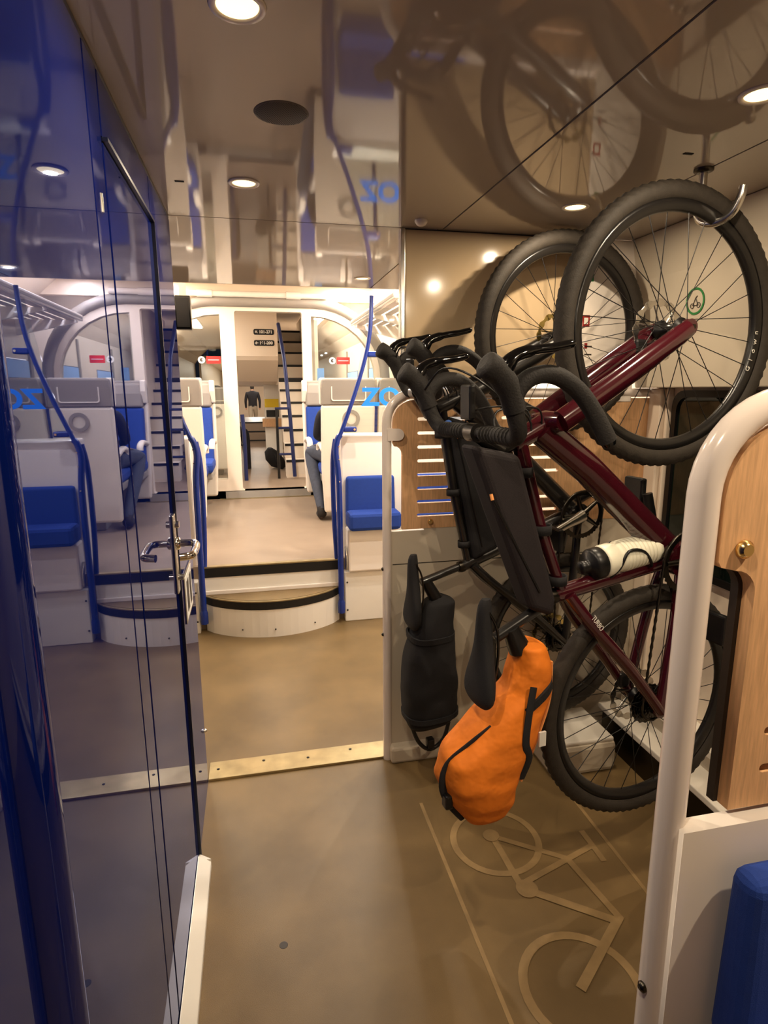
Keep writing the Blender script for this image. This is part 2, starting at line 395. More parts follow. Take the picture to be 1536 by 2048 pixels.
# ------------------------------------------------------------------ bike bay partitions
def partition(y, label, seat_side=False, wood='wood'):
    t = thing('bay_partition', label, 'partition', (0.491 if seat_side else 0.484, y, 0.0), 0, 'bike bay partitions')
    r = 0.0178; R = 0.105; zt = 1.487
    path = [(0, 0, 0.0), (0, 0, 0.4), (0, 0, 0.9), (0, 0, zt-R)]+[(R-R*math.cos(a), 0, zt-R+R*math.sin(a)) for a in [PI/2*k/10 for k in range(1, 11)]]+[(0.5, 0, zt), (1.10, 0, zt)]
    MB().tube(path, r, 24, ref=(0, 1, 0)).build('post', 'pole_white', t)
    # wooden infill with two columns of slots
    xr = 1.09
    zi = zt-r-0.004; Ri = R-r-0.004
    xw = 0.076 if seat_side else 0.058
    out = [(xw, 0.975), (xr, 0.975), (xr, zi)]
    out += [(R-Ri*math.sin(a), zt-R+Ri*math.cos(a)) for a in [PI/2*k/8 for k in range(0, 9)]]
    out += [(R-Ri, 1.306), (R-Ri+0.004, 1.299)]+arc(xw-0.030, 1.264, 0.030, PI/2, 0, 6)
    holes = []
    for k in range(8):
        z = 1.028+0.0523*k
        for x0, x1 in ((0.116, 0.36), (0.45, 0.70)):
            if k == 7 and x0 < 0.2: pass
            holes.append(rrect(x0, x1, z-0.006, z+0.006, 0.006, 3))
    curve_mesh('wood_panel', [out]+holes, 0.018, wood, t, XZ)
    curve_mesh('edge_band', [[(a-0.006 if a < 0.10 and b < 1.30 else a, b) for a, b in out]+[]]+holes, 0.012, 'wood_edge', t, Matrix.Translation((0, 0.0152, 0)) @ XZ) if seat_side else None
    for z in (1.315, 1.30) if not seat_side else (1.27,):
        pass
    if not seat_side: curve_mesh('bracket', [arc(0.040, 1.338, 0.022, -PI/2, PI/2, 10)+[(0.0, 1.36), (0.0, 1.316)]], 0.010, 'pole_white', t, Matrix.Translation((0, -0.0145, 0)) @ XZ)
    for sx, sz in ((0.052, 1.32), (0.17, 0.99), (0.75, 0.99)) if seat_side else ((0.17, 1.0), (0.75, 1.0)):
        MB().lathe([(0.011, 0), (0.011, 0.004), (0.007, 0.008)], 16, 'Y', (0, 0, 0)).build('screw', 'brass_screw', t, loc=(sx, -0.010, sz)).rotation_euler = (0, 0, PI)
    # lower panel
    low = [(0.0, 0.055), (xr, 0.055), (xr, 1.0), (0.165, 1.0)]+arc(0.165, 0.98, 0.02, PI/2, PI, 4)+[(0.145, 0.968), (0.0, 0.968)]
    curve_mesh('lower_panel', [low], 0.024, 'panel_grey' if not seat_side else 'white_gloss', t, Matrix.Translation((0, 0.004 if not seat_side else -0.014, 0)) @ XZ)
    box('skirting', 'panel_grey', t, 0.005, xr, -0.05, 0.02, 0.0, 0.07, 0.012)
    box('seam_line', 'seam', t, 0.02, xr, -0.0086, -0.0075, 0.835, 0.838) if not seat_side else None
    for z in ((0.55, 0.82) if not seat_side else (0.72,)):
        MB().lathe([(0.007, 0), (0.007, 0.004), (0.003, 0.007)], 12, 'X', (0, 0, 0)).build('screw', 'dark_steel', t, loc=(-r+0.001, -0.004, z)).rotation_euler = (0, 0, PI)
    return t
partition(2.18, 'white tube and slotted wood partition behind the two hanging bicycles')
partition(0.57, 'white tube and wood partition in the near right foreground', True)
# beige glossy panel above the far partition with its metal edge
up_ = thing('bulkhead_panel', 'glossy beige panel under the ceiling behind the bicycle wheels', 'panel', (0, 2.18, 0))
box('panel', 'panel_beige', up_, 0.552, 1.245, -0.004, 0.02, 1.525, CH-0.004, 0.002)
box('edge_strip', 'steel', up_, 0.534, 0.551, -0.010, 0.024, 1.52, CH-0.001, 0.003)
box('top_gap', 'seam', up_, 0.552, 1.245, 0.0, 0.016, CH-0.004, CH-0.0005)
ws = thing('bright_gap_strip', 'white strip standing in for the bright gap beyond, with small red safety labels', 'gap_strip', (1.285, 2.172, 0))  # white strip stands in for the gap showing the bright next room
box('gap_strip', 'white_gloss', ws, -0.038, 0.20, -0.004, 0.03, 1.45, CH-0.004, 0.004)
for z0, z1, x0, x1, mm in ((1.735, 1.778, -0.036, -0.006, 'decal_dull_red'), (1.655, 1.675, -0.022, -0.010, 'decal_dull_red'), (1.745, 1.768, -0.030, -0.013, 'decal_white'), (1.66, 1.665, -0.02, 0.01, 'decal_dark'), (1.90, 1.93, -0.02, 0.0, 'decal_green'), (1.63, 1.635, -0.02, 0.01, 'decal_dark')):
    box('label', mm, ws, x0, x1, -0.0052 if mm != 'decal_white' else -0.006, -0.0042, z0, z1)

# round green bicycle sticker on the sloped wall
sx_, sy_, sz_ = 1.4765, 1.845, 1.79
sm_ = Matrix.Translation((sx_, sy_, sz_)) @ Matrix(((0, 0, -1, 0), (-1, 0, 0, 0), (0, 1, 0, 0), (0, 0, 0, 1)))
stk = curve_mesh('bicycle_sticker', [arc(0, 0, 0.044, 0, 2*PI*31/32, 31), arc(0, 0, 0.037, 0, 2*PI*31/32, 31)], 0.0012, 'decal_green')
stk.matrix_world = sm_ @ Matrix.Rotation(0.076, 4, 'X')
tag(stk, 'green ring sticker with a bicycle symbol on the beige outer wall', 'sticker')
bi = MB()
for a, b in (((-0.012, -0.014), (0.014, -0.014)), ((-0.012, -0.014), (0.002, 0.010)), ((0.014, -0.014), (0.002, 0.010)), ((0.002, 0.010), (0.010, 0.016))):
    bi.tube([(a[0], a[1], 0), (b[0], b[1], 0)], 0.0012, 6)
for cx in (-0.014, 0.016): bi.tube([(p[0], p[1], 0) for p in arc(cx, -0.014, 0.008, 0, 2*PI*15/16, 15)], 0.001, 6, True)
bi.build('symbol', 'decal_dark', stk)

# ------------------------------------------------------------------ ceiling downlights
def downlight(x, y, label, z=CH, p=None, r=0.031, col=None):
    t = thing('downlight', label, 'light', (x, y, z), 0, 'ceiling downlights')
    MB().lathe([(r, 0.0), (r+0.002, -0.004), (r+0.010, -0.004), (r+0.012, 0.0), (r, 0.0)], 32).build('ring', 'pole_white', t)
    MB().lathe([(0.0005, -0.0015), (r, -0.0015), (r, 0.0), (0.0005, 0.0)], 32).build('lens', 'lens_warm', t)
    la = bpy.data.lights.new('downlight_lamp', 'AREA'); la.shape = 'DISK'; la.size = 0.03; la.energy = p or P_DOWN; la.color = col or WARM; la.spread = PI
    lo = bpy.data.objects.new('lamp', la); COL.objects.link(lo); lo.parent = t; lo.location = (0, 0, -0.008)
    return t
downlight(0.006, 1.032, 'round ceiling downlight nearest the lens above the aisle, cut by the top edge')
downlight(0.006, 1.814, 'round ceiling downlight over the aisle in line with the speaker grille')
downlight(1.008, 1.832, 'round ceiling downlight above the bicycle wheels')
downlight(0.985, 1.10, 'round ceiling downlight over the near bicycle, outside the picture at the top')
downlight(0.575, 3.15, 'small round ceiling downlight above the curved step', CH, 7.0, col=(1.0, 0.9, 0.76))
downlight(0.006, 0.25, 'round ceiling downlight overhead behind the lens', CH, 6.5)
downlight(0.985, 0.25, 'round ceiling downlight overhead right of the lens', CH, 13.0)
downlight(1.12, 2.70, 'round entrance downlight in the beige ceiling behind the bulkhead panel', CH, 13.0, col=(1.0, 0.93, 0.84))
downlight(1.12, 3.25, 'round entrance downlight in the beige ceiling before the glass screen', CH, 13.0, col=(1.0, 0.93, 0.84))
# speaker grille and small fittings
sp = thing('speaker_grille', 'dark perforated round speaker grille in the glossy ceiling', 'speaker', (0.086, 1.372, CH))
MB().lathe([(0.0005, -0.0012), (0.055, -0.0012), (0.056, 0.0), (0.0005, 0.0)], 40).build('disc', 'grille', sp)
dots = MB()
for i in range(-11, 12):
    for j in range(-11, 12):
        x = (i+0.5*(j % 2))*0.0046; y = j*0.0044
        if x*x+y*y < 0.052**2: dots.add([(x+0.0016*math.cos(a), y+0.0016*math.sin(a), -0.0016) for a in [k*PI/3 for k in range(6)]], [(0, 1, 2, 3, 4, 5)])
dots.build('perforations', 'seam', sp, kind='stuff')
tag(MB().lathe([(0.022, 0), (0.022, -0.006), (0.015, -0.016), (0.006, -0.02)], 20, c=(0.58, 2.071, CH)).build('sprinkler_head', 'pole_white'), 'small white sensor dome on the ceiling beside the beige panel', 'sensor')
for x, y, lb in ((-0.164, 1.837, 'small dark slot in the ceiling near the blue wall'), (1.054, 1.389, 'small dark slot in the ceiling above the near bicycle')):
    tag(MB().box(x-0.012, x+0.012, y-0.004, y+0.004, CH-0.0015, CH).build('ceiling_slot', 'seam'), lb, 'slot')

# ------------------------------------------------------------------ steps, rails and the white cabinets at the saloon entrance
PY = 3.75; PZ = 0.417; SZ = 0.235
pf = struct(box('floor_platform', 'floor_cabin', None, -1.42, 1.66, PY+0.02, 6.22, -0.05, PZ))
cs = thing('curved_step', 'bow fronted white entrance step with black nosing below the saloon', 'step', (0.08, PY, 0))
def bow(off, hw=0.425, sag=0.20, n=18):
    pts = []
    for k in range(n+1):
        x = -hw+2*hw*k/n; pts.append((x, -sag*(1-(x/hw)**2)**0.8-off))
    return pts
def bowprism(off, z0, z1): return MB().prism(bow(off)+[(0.425, 0.0), (-0.425, 0.0)], lambda a, b, t: (a, b, t), z0, z1)
bowprism(0.0, 0.0, SZ-0.055).build('riser', 'white_plastic', cs)
bowprism(0.004, SZ-0.055, SZ-0.006).build('nosing', 'black_tread', cs)
bowprism(0.006, SZ-0.006, SZ).build('edge_trim', 'alu_strip', cs)
bowprism(-0.014, SZ, SZ+0.002).build('tread', 'floor_vinyl', cs)
for x in (-0.2, 0.0, 0.25): MB().lathe([(0.005, 0), (0.005, 0.004), (0.002, 0.006)], 10, 'Y', (0, 0, 0)).build('screw', 'dark_steel', cs, loc=(x, -0.2*(1-(x/0.425)**2)**0.8-0.001, 0.05)).rotation_euler = (0, 0, PI)
ts = thing('top_step', 'straight upper step edge with black nosing and white riser at the saloon floor', 'step', (0.08, PY, 0))
box('riser', 'white_plastic', ts, -0.425, 0.425, 0.0, 0.02, SZ, PZ-0.068)
box('nosing', 'black_tread', ts, -0.425, 0.425, -0.005, 0.02, PZ-0.068, PZ-0.006)
box('edge_trim', 'alu_strip', ts, -0.425, 0.425, -0.007, 0.03, PZ-0.006, PZ+0.002)
box('kick_strip', 'white_gloss', ts, -0.425, 0.425, -0.012, 0.0, SZ+0.001, SZ+0.028, 0.004)

def cabinet(name, label, x0, x1, y0):
    t = thing(name, label, 'cabinet', (0, y0, 0))
    box('base', 'white_plastic', t, x0, x1, 0.0, 0.27, 0.0, 0.338, 0.006)
    box('upper_body', 'white_gloss', t, x0, x1, 0.10, 0.27, 0.344, 1.222, 0.012)
    xs = x0+0.015 if x0 > 0 else x1-0.015
    for z in (0.08, 0.27): MB().lathe([(0.006, 0), (0.006, 0.003), (0.002, 0.005)], 10, 'Y', (0, 0, 0)).build('screw', 'dark_steel', t, loc=(xs, 0, z)).rotation_euler = (0, 0, PI)
    return t
cabinet('seat_cabinet', 'white cabinet carrying the blue folding seats right of the steps', 0.540, 1.515, 3.70)
cabinet('seat_cabinet', 'white cabinet left of the steps behind the blue wall end', -1.28, -0.380, 3.70)
def fold_seat(x0, x1, y, label, z0=0.0, white=True):
    t = thing('folding_seat', label, 'seat', ((x0+x1)/2, y, z0), 0, 'blue folding seats')
    hw = (x1-x0)/2
    MB().loft([[(-hw*k, yy0, z), (hw*k, yy0, z), (hw*k, yy1, z), (-hw*k, yy1, z)] for z, yy0, yy1, k in ((0.70, -0.055, 0.0, 1), (0.958, -0.045, 0.0, 0.97))], False).build('backrest', 'blue_seat', t, 0.02, seg=4)
    box('cushion', 'blue_seat', t, -hw, hw*1.05, -0.19, -0.005, 0.628, 0.742, 0.022)
    if white: box('pedestal', 'white_gloss', t, -hw, hw, -0.125, 0.0, 0.345, 0.627, 0.012)
    if white: MB().tube([(-hw-0.008, -0.10, 0.36), (-hw-0.008, -0.10, 0.44), (-hw-0.008, -0.06, 0.50)], 0.012, 10).build('hinge_arm', 'steel', t)
    return t
fold_seat(0.562, 0.890, 3.795, 'blue folding seat on the white cabinet next to the blue handrail')
fold_seat(0.960, 1.30, 3.795, 'blue folding seat on the white cabinet seen through the partition slots')
fs = fold_seat(0.545, 0.93, 0.535, 'large blue seat back at the lower right corner of the picture', -0.03, False)

def handrail(xs, label, mir):
    t = thing('handrail', label, 'handrail', (xs, PY-0.06, 0))
    s = mir
    MB().tube(smooth_path([(0.0, 0, 0.085), (0.0, 0, 0.5), (-0.003*s, 0, 0.95), (-0.018*s, 0, 1.12), (-0.006*s, 0, 1.20), (0.012*s, 0, 1.23)], 5), 0.0185, 16).build('lower_tube', 'blue_paint', t)
    MB().tube(smooth_path([(-0.012*s, 0.05, 1.20), (-0.03*s, 0.06, 1.05), (-0.028*s, 0.07, 0.7), (-0.015*s, 0.07, 0.42)], 5), 0.016, 14).build('grab_tube', 'blue_paint', t)
    MB().tube(smooth_path([(0.0*s, 0.0, 1.20), (0.055*s, 0, 1.34), (0.12*s, 0, 1.52), (0.175*s, 0.0, 1.70), (0.205*s, 0, 1.86), (0.215*s, 0, CH-0.002)], 6), 0.013, 14).build('upper_tube', 'blue_paint', t)
    MB().lathe([(0.024, 0.07), (0.024, 0.14), (0.018, 0.16)], 16).build('foot', 'blue_paint', t)
    for z, x in ((1.262, 0.03), (1.715, 0.185)):
        c = box('glass_clamp', 'blue_paint', t, min(x*s, (x+0.085)*s), max(x*s, (x+0.085)*s), -0.012, 0.075, z-0.016, z+0.016, 0.008)
        MB().lathe([(0.007, 0), (0.007, 0.004)], 12, 'Y', (0, 0, 0)).build('bolt', 'chrome', c, loc=((x+0.07)*s, -0.012, z)).rotation_euler = (0, 0, PI)
    for z in (1.16, 1.08, 0.94): MB().cyl((0.0, -0.012, z), (0.0, -0.021, z), 0.004, n=8).build('rivet', 'chrome', t)
    return t
handrail(0.513, 'blue curved handrail on the right of the entrance steps', 1)
handrail(-0.352, 'blue curved handrail on the left of the entrance steps', -1)
gp = thing('glass_screen', 'clear glass screen with blue letters above the right folding seats', 'screen', (0, 3.77, 0))
MB().prism([(0.565, 1.222), (1.60, 1.222), (1.60, CH-0.06), (0.72, CH-0.06), (0.70, 1.86), (0.64, 1.52), (0.58, 1.34)], lambda a, b, t: (a, t, b), -0.004, 0.004).build('pane', 'glass', gp)
text_mesh('lettering', 'ZO', 0.150, 0.002, 'decal_blue', gp, Matrix.Translation((0.80, -0.006, 1.452)) @ XZn, 1.10, 0.0055)
gl_ = thing('glass_screen', 'clear glass screen left of the steps with a pale poster', 'screen', (0, 3.77, 0))
MB().prism([(-0.40, 1.222), (-1.2, 1.222), (-1.2, CH-0.06), (-0.56, CH-0.06), (-0.54, 1.86), (-0.48, 1.52), (-0.42, 1.34)], lambda a, b, t: (a, t, b), -0.004, 0.004).build('pane', 'glass', gl_)
box('poster', 'decal_white', gl_, -0.62, -0.46, -0.007, -0.005, 1.28, 1.42)

mo = thing('hanging_monitor', 'black display box hanging from the ceiling at the blue wall corner', 'monitor', (-0.375, 4.0, 1.87))
box('housing', 'black_gloss', mo, -0.06, 0.035, 0.0, 0.06, 0.0, 0.20, 0.006)
box('bezel', 'black_plastic', mo, -0.05, 0.025, -0.003, 0.0, 0.015, 0.185)
box('bracket', 'cream', mo, -0.03, 0.01, 0.02, 0.05, 0.2, 0.648)

# ------------------------------------------------------------------ saloon shell
ZC = 2.52
sc_ = struct(box('ceiling_saloon', 'cream', None, -1.42, 1.66, 3.45, 16.0, ZC, ZC+0.05))
struct(MB().box(-1.42, 1.66, 3.45, 3.47, CH+0.06, ZC).build('wall_header', 'cream'))
for sgn, xw, nm in ((1, 1.52, 'wall_saloon_right'), (-1, -1.34, 'wall_saloon_left')):
    ww = struct(MB().box(min(xw, xw+0.05*sgn), max(xw, xw+0.05*sgn), 3.975 if sgn > 0 else 2.2, 16.0, 0.0, ZC).build(nm, 'cream'))
    # sloped cove carrying the light
    MB().prism([(xw, ZC), (xw, 2.15), (xw-0.10*sgn, 2.30), (xw-0.34*sgn, ZC)], lambda a, b, t: (a, t, b), 3.5, 16.0).build('cove', 'cream', ww)
    for k, yy in enumerate((4.7, 5.75, 7.4, 9.2)):
        wn = box('window', 'window_day', ww, xw-0.006 if sgn > 0 else xw-0.004, xw+0.004 if sgn > 0 else xw+0.006, yy-0.45, yy+0.45, 1.18, 1.78, 0.003)
        box('window_blind', 'pale_blue_label', wn, xw-0.012 if sgn > 0 else xw+0.006, xw-0.006 if sgn > 0 else xw+0.012, yy-0.44, yy+0.44, 1.62, 1.77)
        box('pillar', 'shell_grey', ww, xw-0.02 if sgn > 0 else xw, xw if sgn > 0 else xw+0.02, yy+0.47, yy+0.53, 0.9, 2.1)
    # strip light
    for y0, y1 in ((3.6, 6.1), (6.6, 10.5)):
        t = thing('strip_light', 'bright ceiling strip light on the %s side of the %s saloon section' % ('right' if sgn > 0 else 'left', 'near' if y0 < 5 else 'far'), 'light', (xw-0.54*sgn, (y0+y1)/2, ZC))
        box('diffuser', 'lens_cabin', t, -0.07, 0.07, -(y1-y0)/2, (y1-y0)/2, -0.03, -0.012, 0.004)
        box('tray', 'white_plastic', t, -0.085, 0.085, -(y1-y0)/2-0.01, (y1-y0)/2+0.01, -0.012, 0.0)
        la = bpy.data.lights.new('strip_lamp', 'AREA'); la.shape = 'RECTANGLE'; la.size = 0.14; la.size_y = y1-y0; la.energy = P_STRIP*(y1-y0)*(1.0 if y0 < 5 else 0.45); la.color = CABIN
        lo = bpy.data.objects.new('lamp', la); COL.objects.link(lo); lo.parent = t; lo.location = (0, 0, -0.034)
    # luggage rack
    t = thing('luggage_rack', 'white slatted luggage rack along the %s saloon wall' % ('right' if sgn > 0 else 'left'), 'rack', (xw, 5.15, 2.12))
    def lr(nm, m_, a, b, y0, y1, z0, z1, bv=0.004): return box(nm, m_, t, min(a*sgn, b*sgn), max(a*sgn, b*sgn), y0, y1, z0, z1, bv)
    lr('rail', 'white_gloss', -0.53, -0.495, -0.95, 0.95, 0.0, 0.055, 0.006)
    lr('slot_strip', 'shell_grey', -0.534, -0.531, -0.92, 0.92, 0.016, 0.036, 0.0)
    for q in range(5): lr('slat', 'cream', -0.485+0.095*q, -0.41+0.095*q, -0.95, 0.95, 0.005, 0.02, 0.003)
    for yy in (-0.9, 0.0, 0.85): MB().prism([(0, -0.14), (0, 0.0), (-0.50*sgn, 0.0), (-0.50*sgn, -0.02)], lambda a, b, q: (a, q, b), yy, yy+0.03).build('bracket', 'white_gloss', t)

# arched bulkhead with glass panes
AY = 6.25
ab = thing('arched_bulkhead', 'cream arched bulkhead with two glass panes across the saloon', 'bulkhead', (0.16, AY, 0))
def archpts(hw, zt, R, z0, n=10): return [(-hw, z0), (hw, z0)]+[(hw-R+R*math.cos(a), zt-R+R*math.sin(a)) for a in [PI/2*k/n for k in range(n+1)]]+[(-hw+R-R*math.cos(a), zt-R+R*math.sin(a)) for a in [PI/2-PI/2*k/n for k in range(n+1)]]
outer = archpts(1.22, 2.36, 0.72, 0.42)
cent = rrect(-0.29, 0.36, 0.50, 2.255, 0.02)
rp = [(0.45, 0.62), (1.10, 0.62), (1.10, 1.62)]+[(1.12-0.66+0.64*math.cos(a), 1.62+0.60*math.sin(a)) for a in [PI/2*k/8 for k in range(1, 8)]]+[(0.45, 2.22)]
lp = [(-a, b) for a, b in rp]; lp = [(a+0.02, b) for a, b in lp]
curve_mesh('frame', [outer, cent, rp, lp], 0.10, 'cream', ab, XZ)
for pts in (rp, lp): curve_mesh('pane', [pts], 0.008, 'glass', ab, XZ)
MB().tube([(x, -0.055, z) for x, z in archpts(1.20, 2.34, 0.72, 0.45)[2:]], 0.05, 10, False).build('arch_moulding', 'shell_grey', ab)
MB().tube([(-0.95, -0.1, 2.40), (0.60, -0.1, 2.40)], 0.028, 12).build('cross_tube', 'white_gloss', ab)
for x in (-0.55, 0.28): MB().tube([(x-0.07, -0.1, 2.40), (x+0.07, -0.1, 2.40)], 0.036, 12).build('tube_sleeve', 'white_gloss', ab)
struct(MB().box(-1.42, 1.66, 6.20, 6.30, 2.36, ZC).build('trim_3', 'cream'))
# red notices on the panes
for x, lb in ((0.66, 'red label and round symbol on the right bulkhead pane'), (-0.62, 'red label and round symbol on the left bulkhead pane')):
    t = thing('pane_notice', lb, 'sign', (x+0.16, AY-0.012, 1.795))
    curve_mesh('red_plate', [rrect(0.045, 0.18, -0.035, 0.035, 0.006)], 0.004, 'decal_red', t, XZ)
    box('white_line', 'decal_white', t, 0.06, 0.165, -0.004, -0.0025, -0.003, 0.003)
    curve_mesh('disc', [arc(0, 0, 0.034, 0, 2*PI*23/24, 23)], 0.004, 'decal_white', t, XZ)
    curve_mesh('symbol', [arc(0, 0, 0.017, 0.6, 2*PI-0.6, 14)+[(0, 0)]], 0.004, 'decal_dark', t, Matrix.Translation((0, -0.003, 0)) @ XZ)
tag(box('blue_poster', 'pale_blue_label', None, 0.665, 0.735, AY+0.0042, AY+0.008, 1.56, 1.72), 'small pale blue notice behind the right glass pane', 'notice')

# raised floor beyond the bulkhead, side stair to the upper deck and lower deck aisle
f2 = struct(box('floor_saloon', 'floor_cabin', None, -1.42, 1.66, 6.20, 13.0, 0.0, 0.50))
box('edge_riser', 'shell_grey', f2, -0.30, 0.56, 6.185, 6.20, 0.425, 0.495)
box('front_lip', 'alu_strip', f2, -0.36, 0.60, 6.17, 6.20, 0.418, 0.424)
sf = struct(box('floor_steps', 'floor_cabin', None, -0.30, 0.5, 12.4, 15.0, 0.45, 0.87))
for z in (0.50, 0.68, 0.86): box('nosing', 'black_tread', sf, -0.30, 0.50, 12.385, 12.40, z, z+0.025)
struct(box('floor_far', 'floor_cabin', None, -1.42, 1.66, 15.0, 27.0, -0.1, 0.0))
struct(box('wall_far', 'cream', None, -1.42, 1.66, 27.0, 27.1, -0.1, 2.6))
struct(box('ceiling_far', 'cream', None, -1.42, 1.66, 16.0, 27.0, 2.3, 2.35))
for s_, x in ((-1, -1.2), (1, 1.6)): struct(MB().box(min(x, x+.05*s_), max(x, x+.05*s_), 16.0, 27.0, -0.1, 2.35).build('wall_far_right' if s_ > 0 else 'wall_far_left', 'cream'))
tl = thing('strip_light', 'narrow light strip over the far lower deck aisle', 'light', (0.1, 21.0, 2.299))
box('diffuser', 'lens_cabin', tl, -0.1, 0.1, -4, 4, -0.03, 0.0)
la = bpy.data.lights.new('strip_lamp', 'AREA'); la.shape = 'RECTANGLE'; la.size = 0.2; la.size_y = 8; la.energy = 90; la.color = CABIN
lo = bpy.data.objects.new('lamp', la); COL.objects.link(lo); lo.parent = tl; lo.location = (0, 0, -0.034)
# upper deck soffit between the stairs
so = thing('deck_soffit', 'cream upper deck front panel with black number signs over the lower aisle', 'panel', (0.06, 8.0, 0))
MB().prism([(0.0, 2.50), (0.0, 1.93), (0.03, 1.88), (0.5, 1.62), (0.9, 1.585), (5.0, 1.585), (5.0, 2.50)], lambda a, b, t: (t, a, b), -0.295, 0.295).build('body', 'cream', so)
for z, ar, tx in ((2.225, '\u2196', '101-271'), (2.09, '\u2190', '161-200')):
    curve_mesh('sign_plate', [rrect(0.0, 0.255, z-0.035, z+0.035, 0.02)], 0.006, 'label_black', so, Matrix.Translation((0, -0.004, 0)) @ XZ)
    text_mesh('sign_text', tx, 0.05, 0.002, 'decal_white', so, Matrix.Translation((0.150, -0.009, z)) @ XZn, 1.0, 0.002)
    text_mesh('sign_arrow', ar, 0.05, 0.002, 'decal_white', so, Matrix.Translation((0.035, -0.009, z)) @ XZn, 1.0, 0.002)
MB().tube([(-0.30, -0.02, 1.58), (-0.30, -0.02, 1.90), (-0.28, -0.02, 1.93)], 0.022, 10).build('post', 'rail_dark', so)
stn = thing('deck_stair', 'cream staircase with dark tread edges up to the upper deck', 'staircase', (0.50, 7.0, 0))
vz = [0.71, 0.88, 1.04, 1.2, 1.36, 1.515, 1.66, 1.84, 2.02, 2.18, 2.34]
for i, z in enumerate(vz):
    y0 = 0.2*i
    tr_ = box('tread', 'shell_white', stn, -0.14, 0.22, y0, y0+0.24, z-0.17, z, 0.0)
    box('tread_edge', 'black_tread', tr_, -0.14, 0.22, y0-0.008, y0, z-(0.028 if i != 6 else 0.05), z+0.001)
box('side_wall', 'cream', stn, 0.221, 0.26, 0.0, 2.6, 0.5, 2.5)
box('riser_base', 'cream', stn, -0.14, 0.22, 0.0, 0.2, 0.5, 0.54)
hr = thing('stair_rail', 'dark blue stair handrail beside the upper deck staircase', 'handrail', (0.36, 6.95, 0))
MB().tube([(0.09, 0.0, 0.52), (0.06, 0.03, 1.2), (0.02, 0.12, 1.85), (-0.01, 0.6, 2.28)], 0.022, 10).build('rail', 'rail_dark', hr)
for z, x in ((0.78, 0.08), (1.08, 0.065), (1.30, 0.05)): MB().tube([(x, 0.02, z), (x-0.16, 0.02, z)], 0.014, 8).build('rail_bar', 'rail_dark', hr)
MB().tube([(-0.09, 0.02, 0.50), (-0.09, 0.02, 1.30)], 0.016, 8).build('post', 'black_plastic', hr)
hl = thing('aisle_post', 'dark post with a stub rail at the left of the lower aisle', 'post', (-0.10, 6.9, 0.5))
MB().tube([(0, 0, 0), (0, 0, 0.52), (-0.012, 0, 0.74)], 0.022, 10).build('post', 'rail_dark', hl)
MB().tube([(0, 0, 0.41), (-0.12, 0, 0.40)], 0.014, 8).build('stub_rail', 'black_plastic', hl)
# panels flanking the lower aisle
ca = thing('aisle_cabinet', 'white cabinet with a glowing blue screen left of the lower aisle', 'cabinet', (-0.265, 9.12, 0.5))
box('body', 'white_plastic', ca, -0.06, 0.08, 0.0, 0.3, 0.0, 1.075, 0.006)
box('screen', 'screen_blue', ca, -0.045, 0.035, -0.006, 0.0, 0.80, 0.98, 0.004)
box('ledge', 'shell_grey', ca, -0.06, 0.085, -0.02, 0.0, 0.66, 0.70)
cr = thing('aisle_cabinet', 'white notice cabinet with a yellow strip right of the lower aisle', 'cabinet', (0.38, 9.0, 0.5))
box('body', 'white_plastic', cr, -0.20, 0.04, 0.0, 0.3, 0.0, 1.08, 0.006)
box('yellow_strip', 'yellow', cr, -0.20, 0.0, -0.006, 0.0, 0.76, 0.88)
box('dark_strip', 'label_black', cr, -0.18, 0.0, -0.006, 0.0, 0.62, 0.72)
box('counter', 'wood', cr, -0.24, 0.04, -0.05, 0.0, 0.48, 0.60)

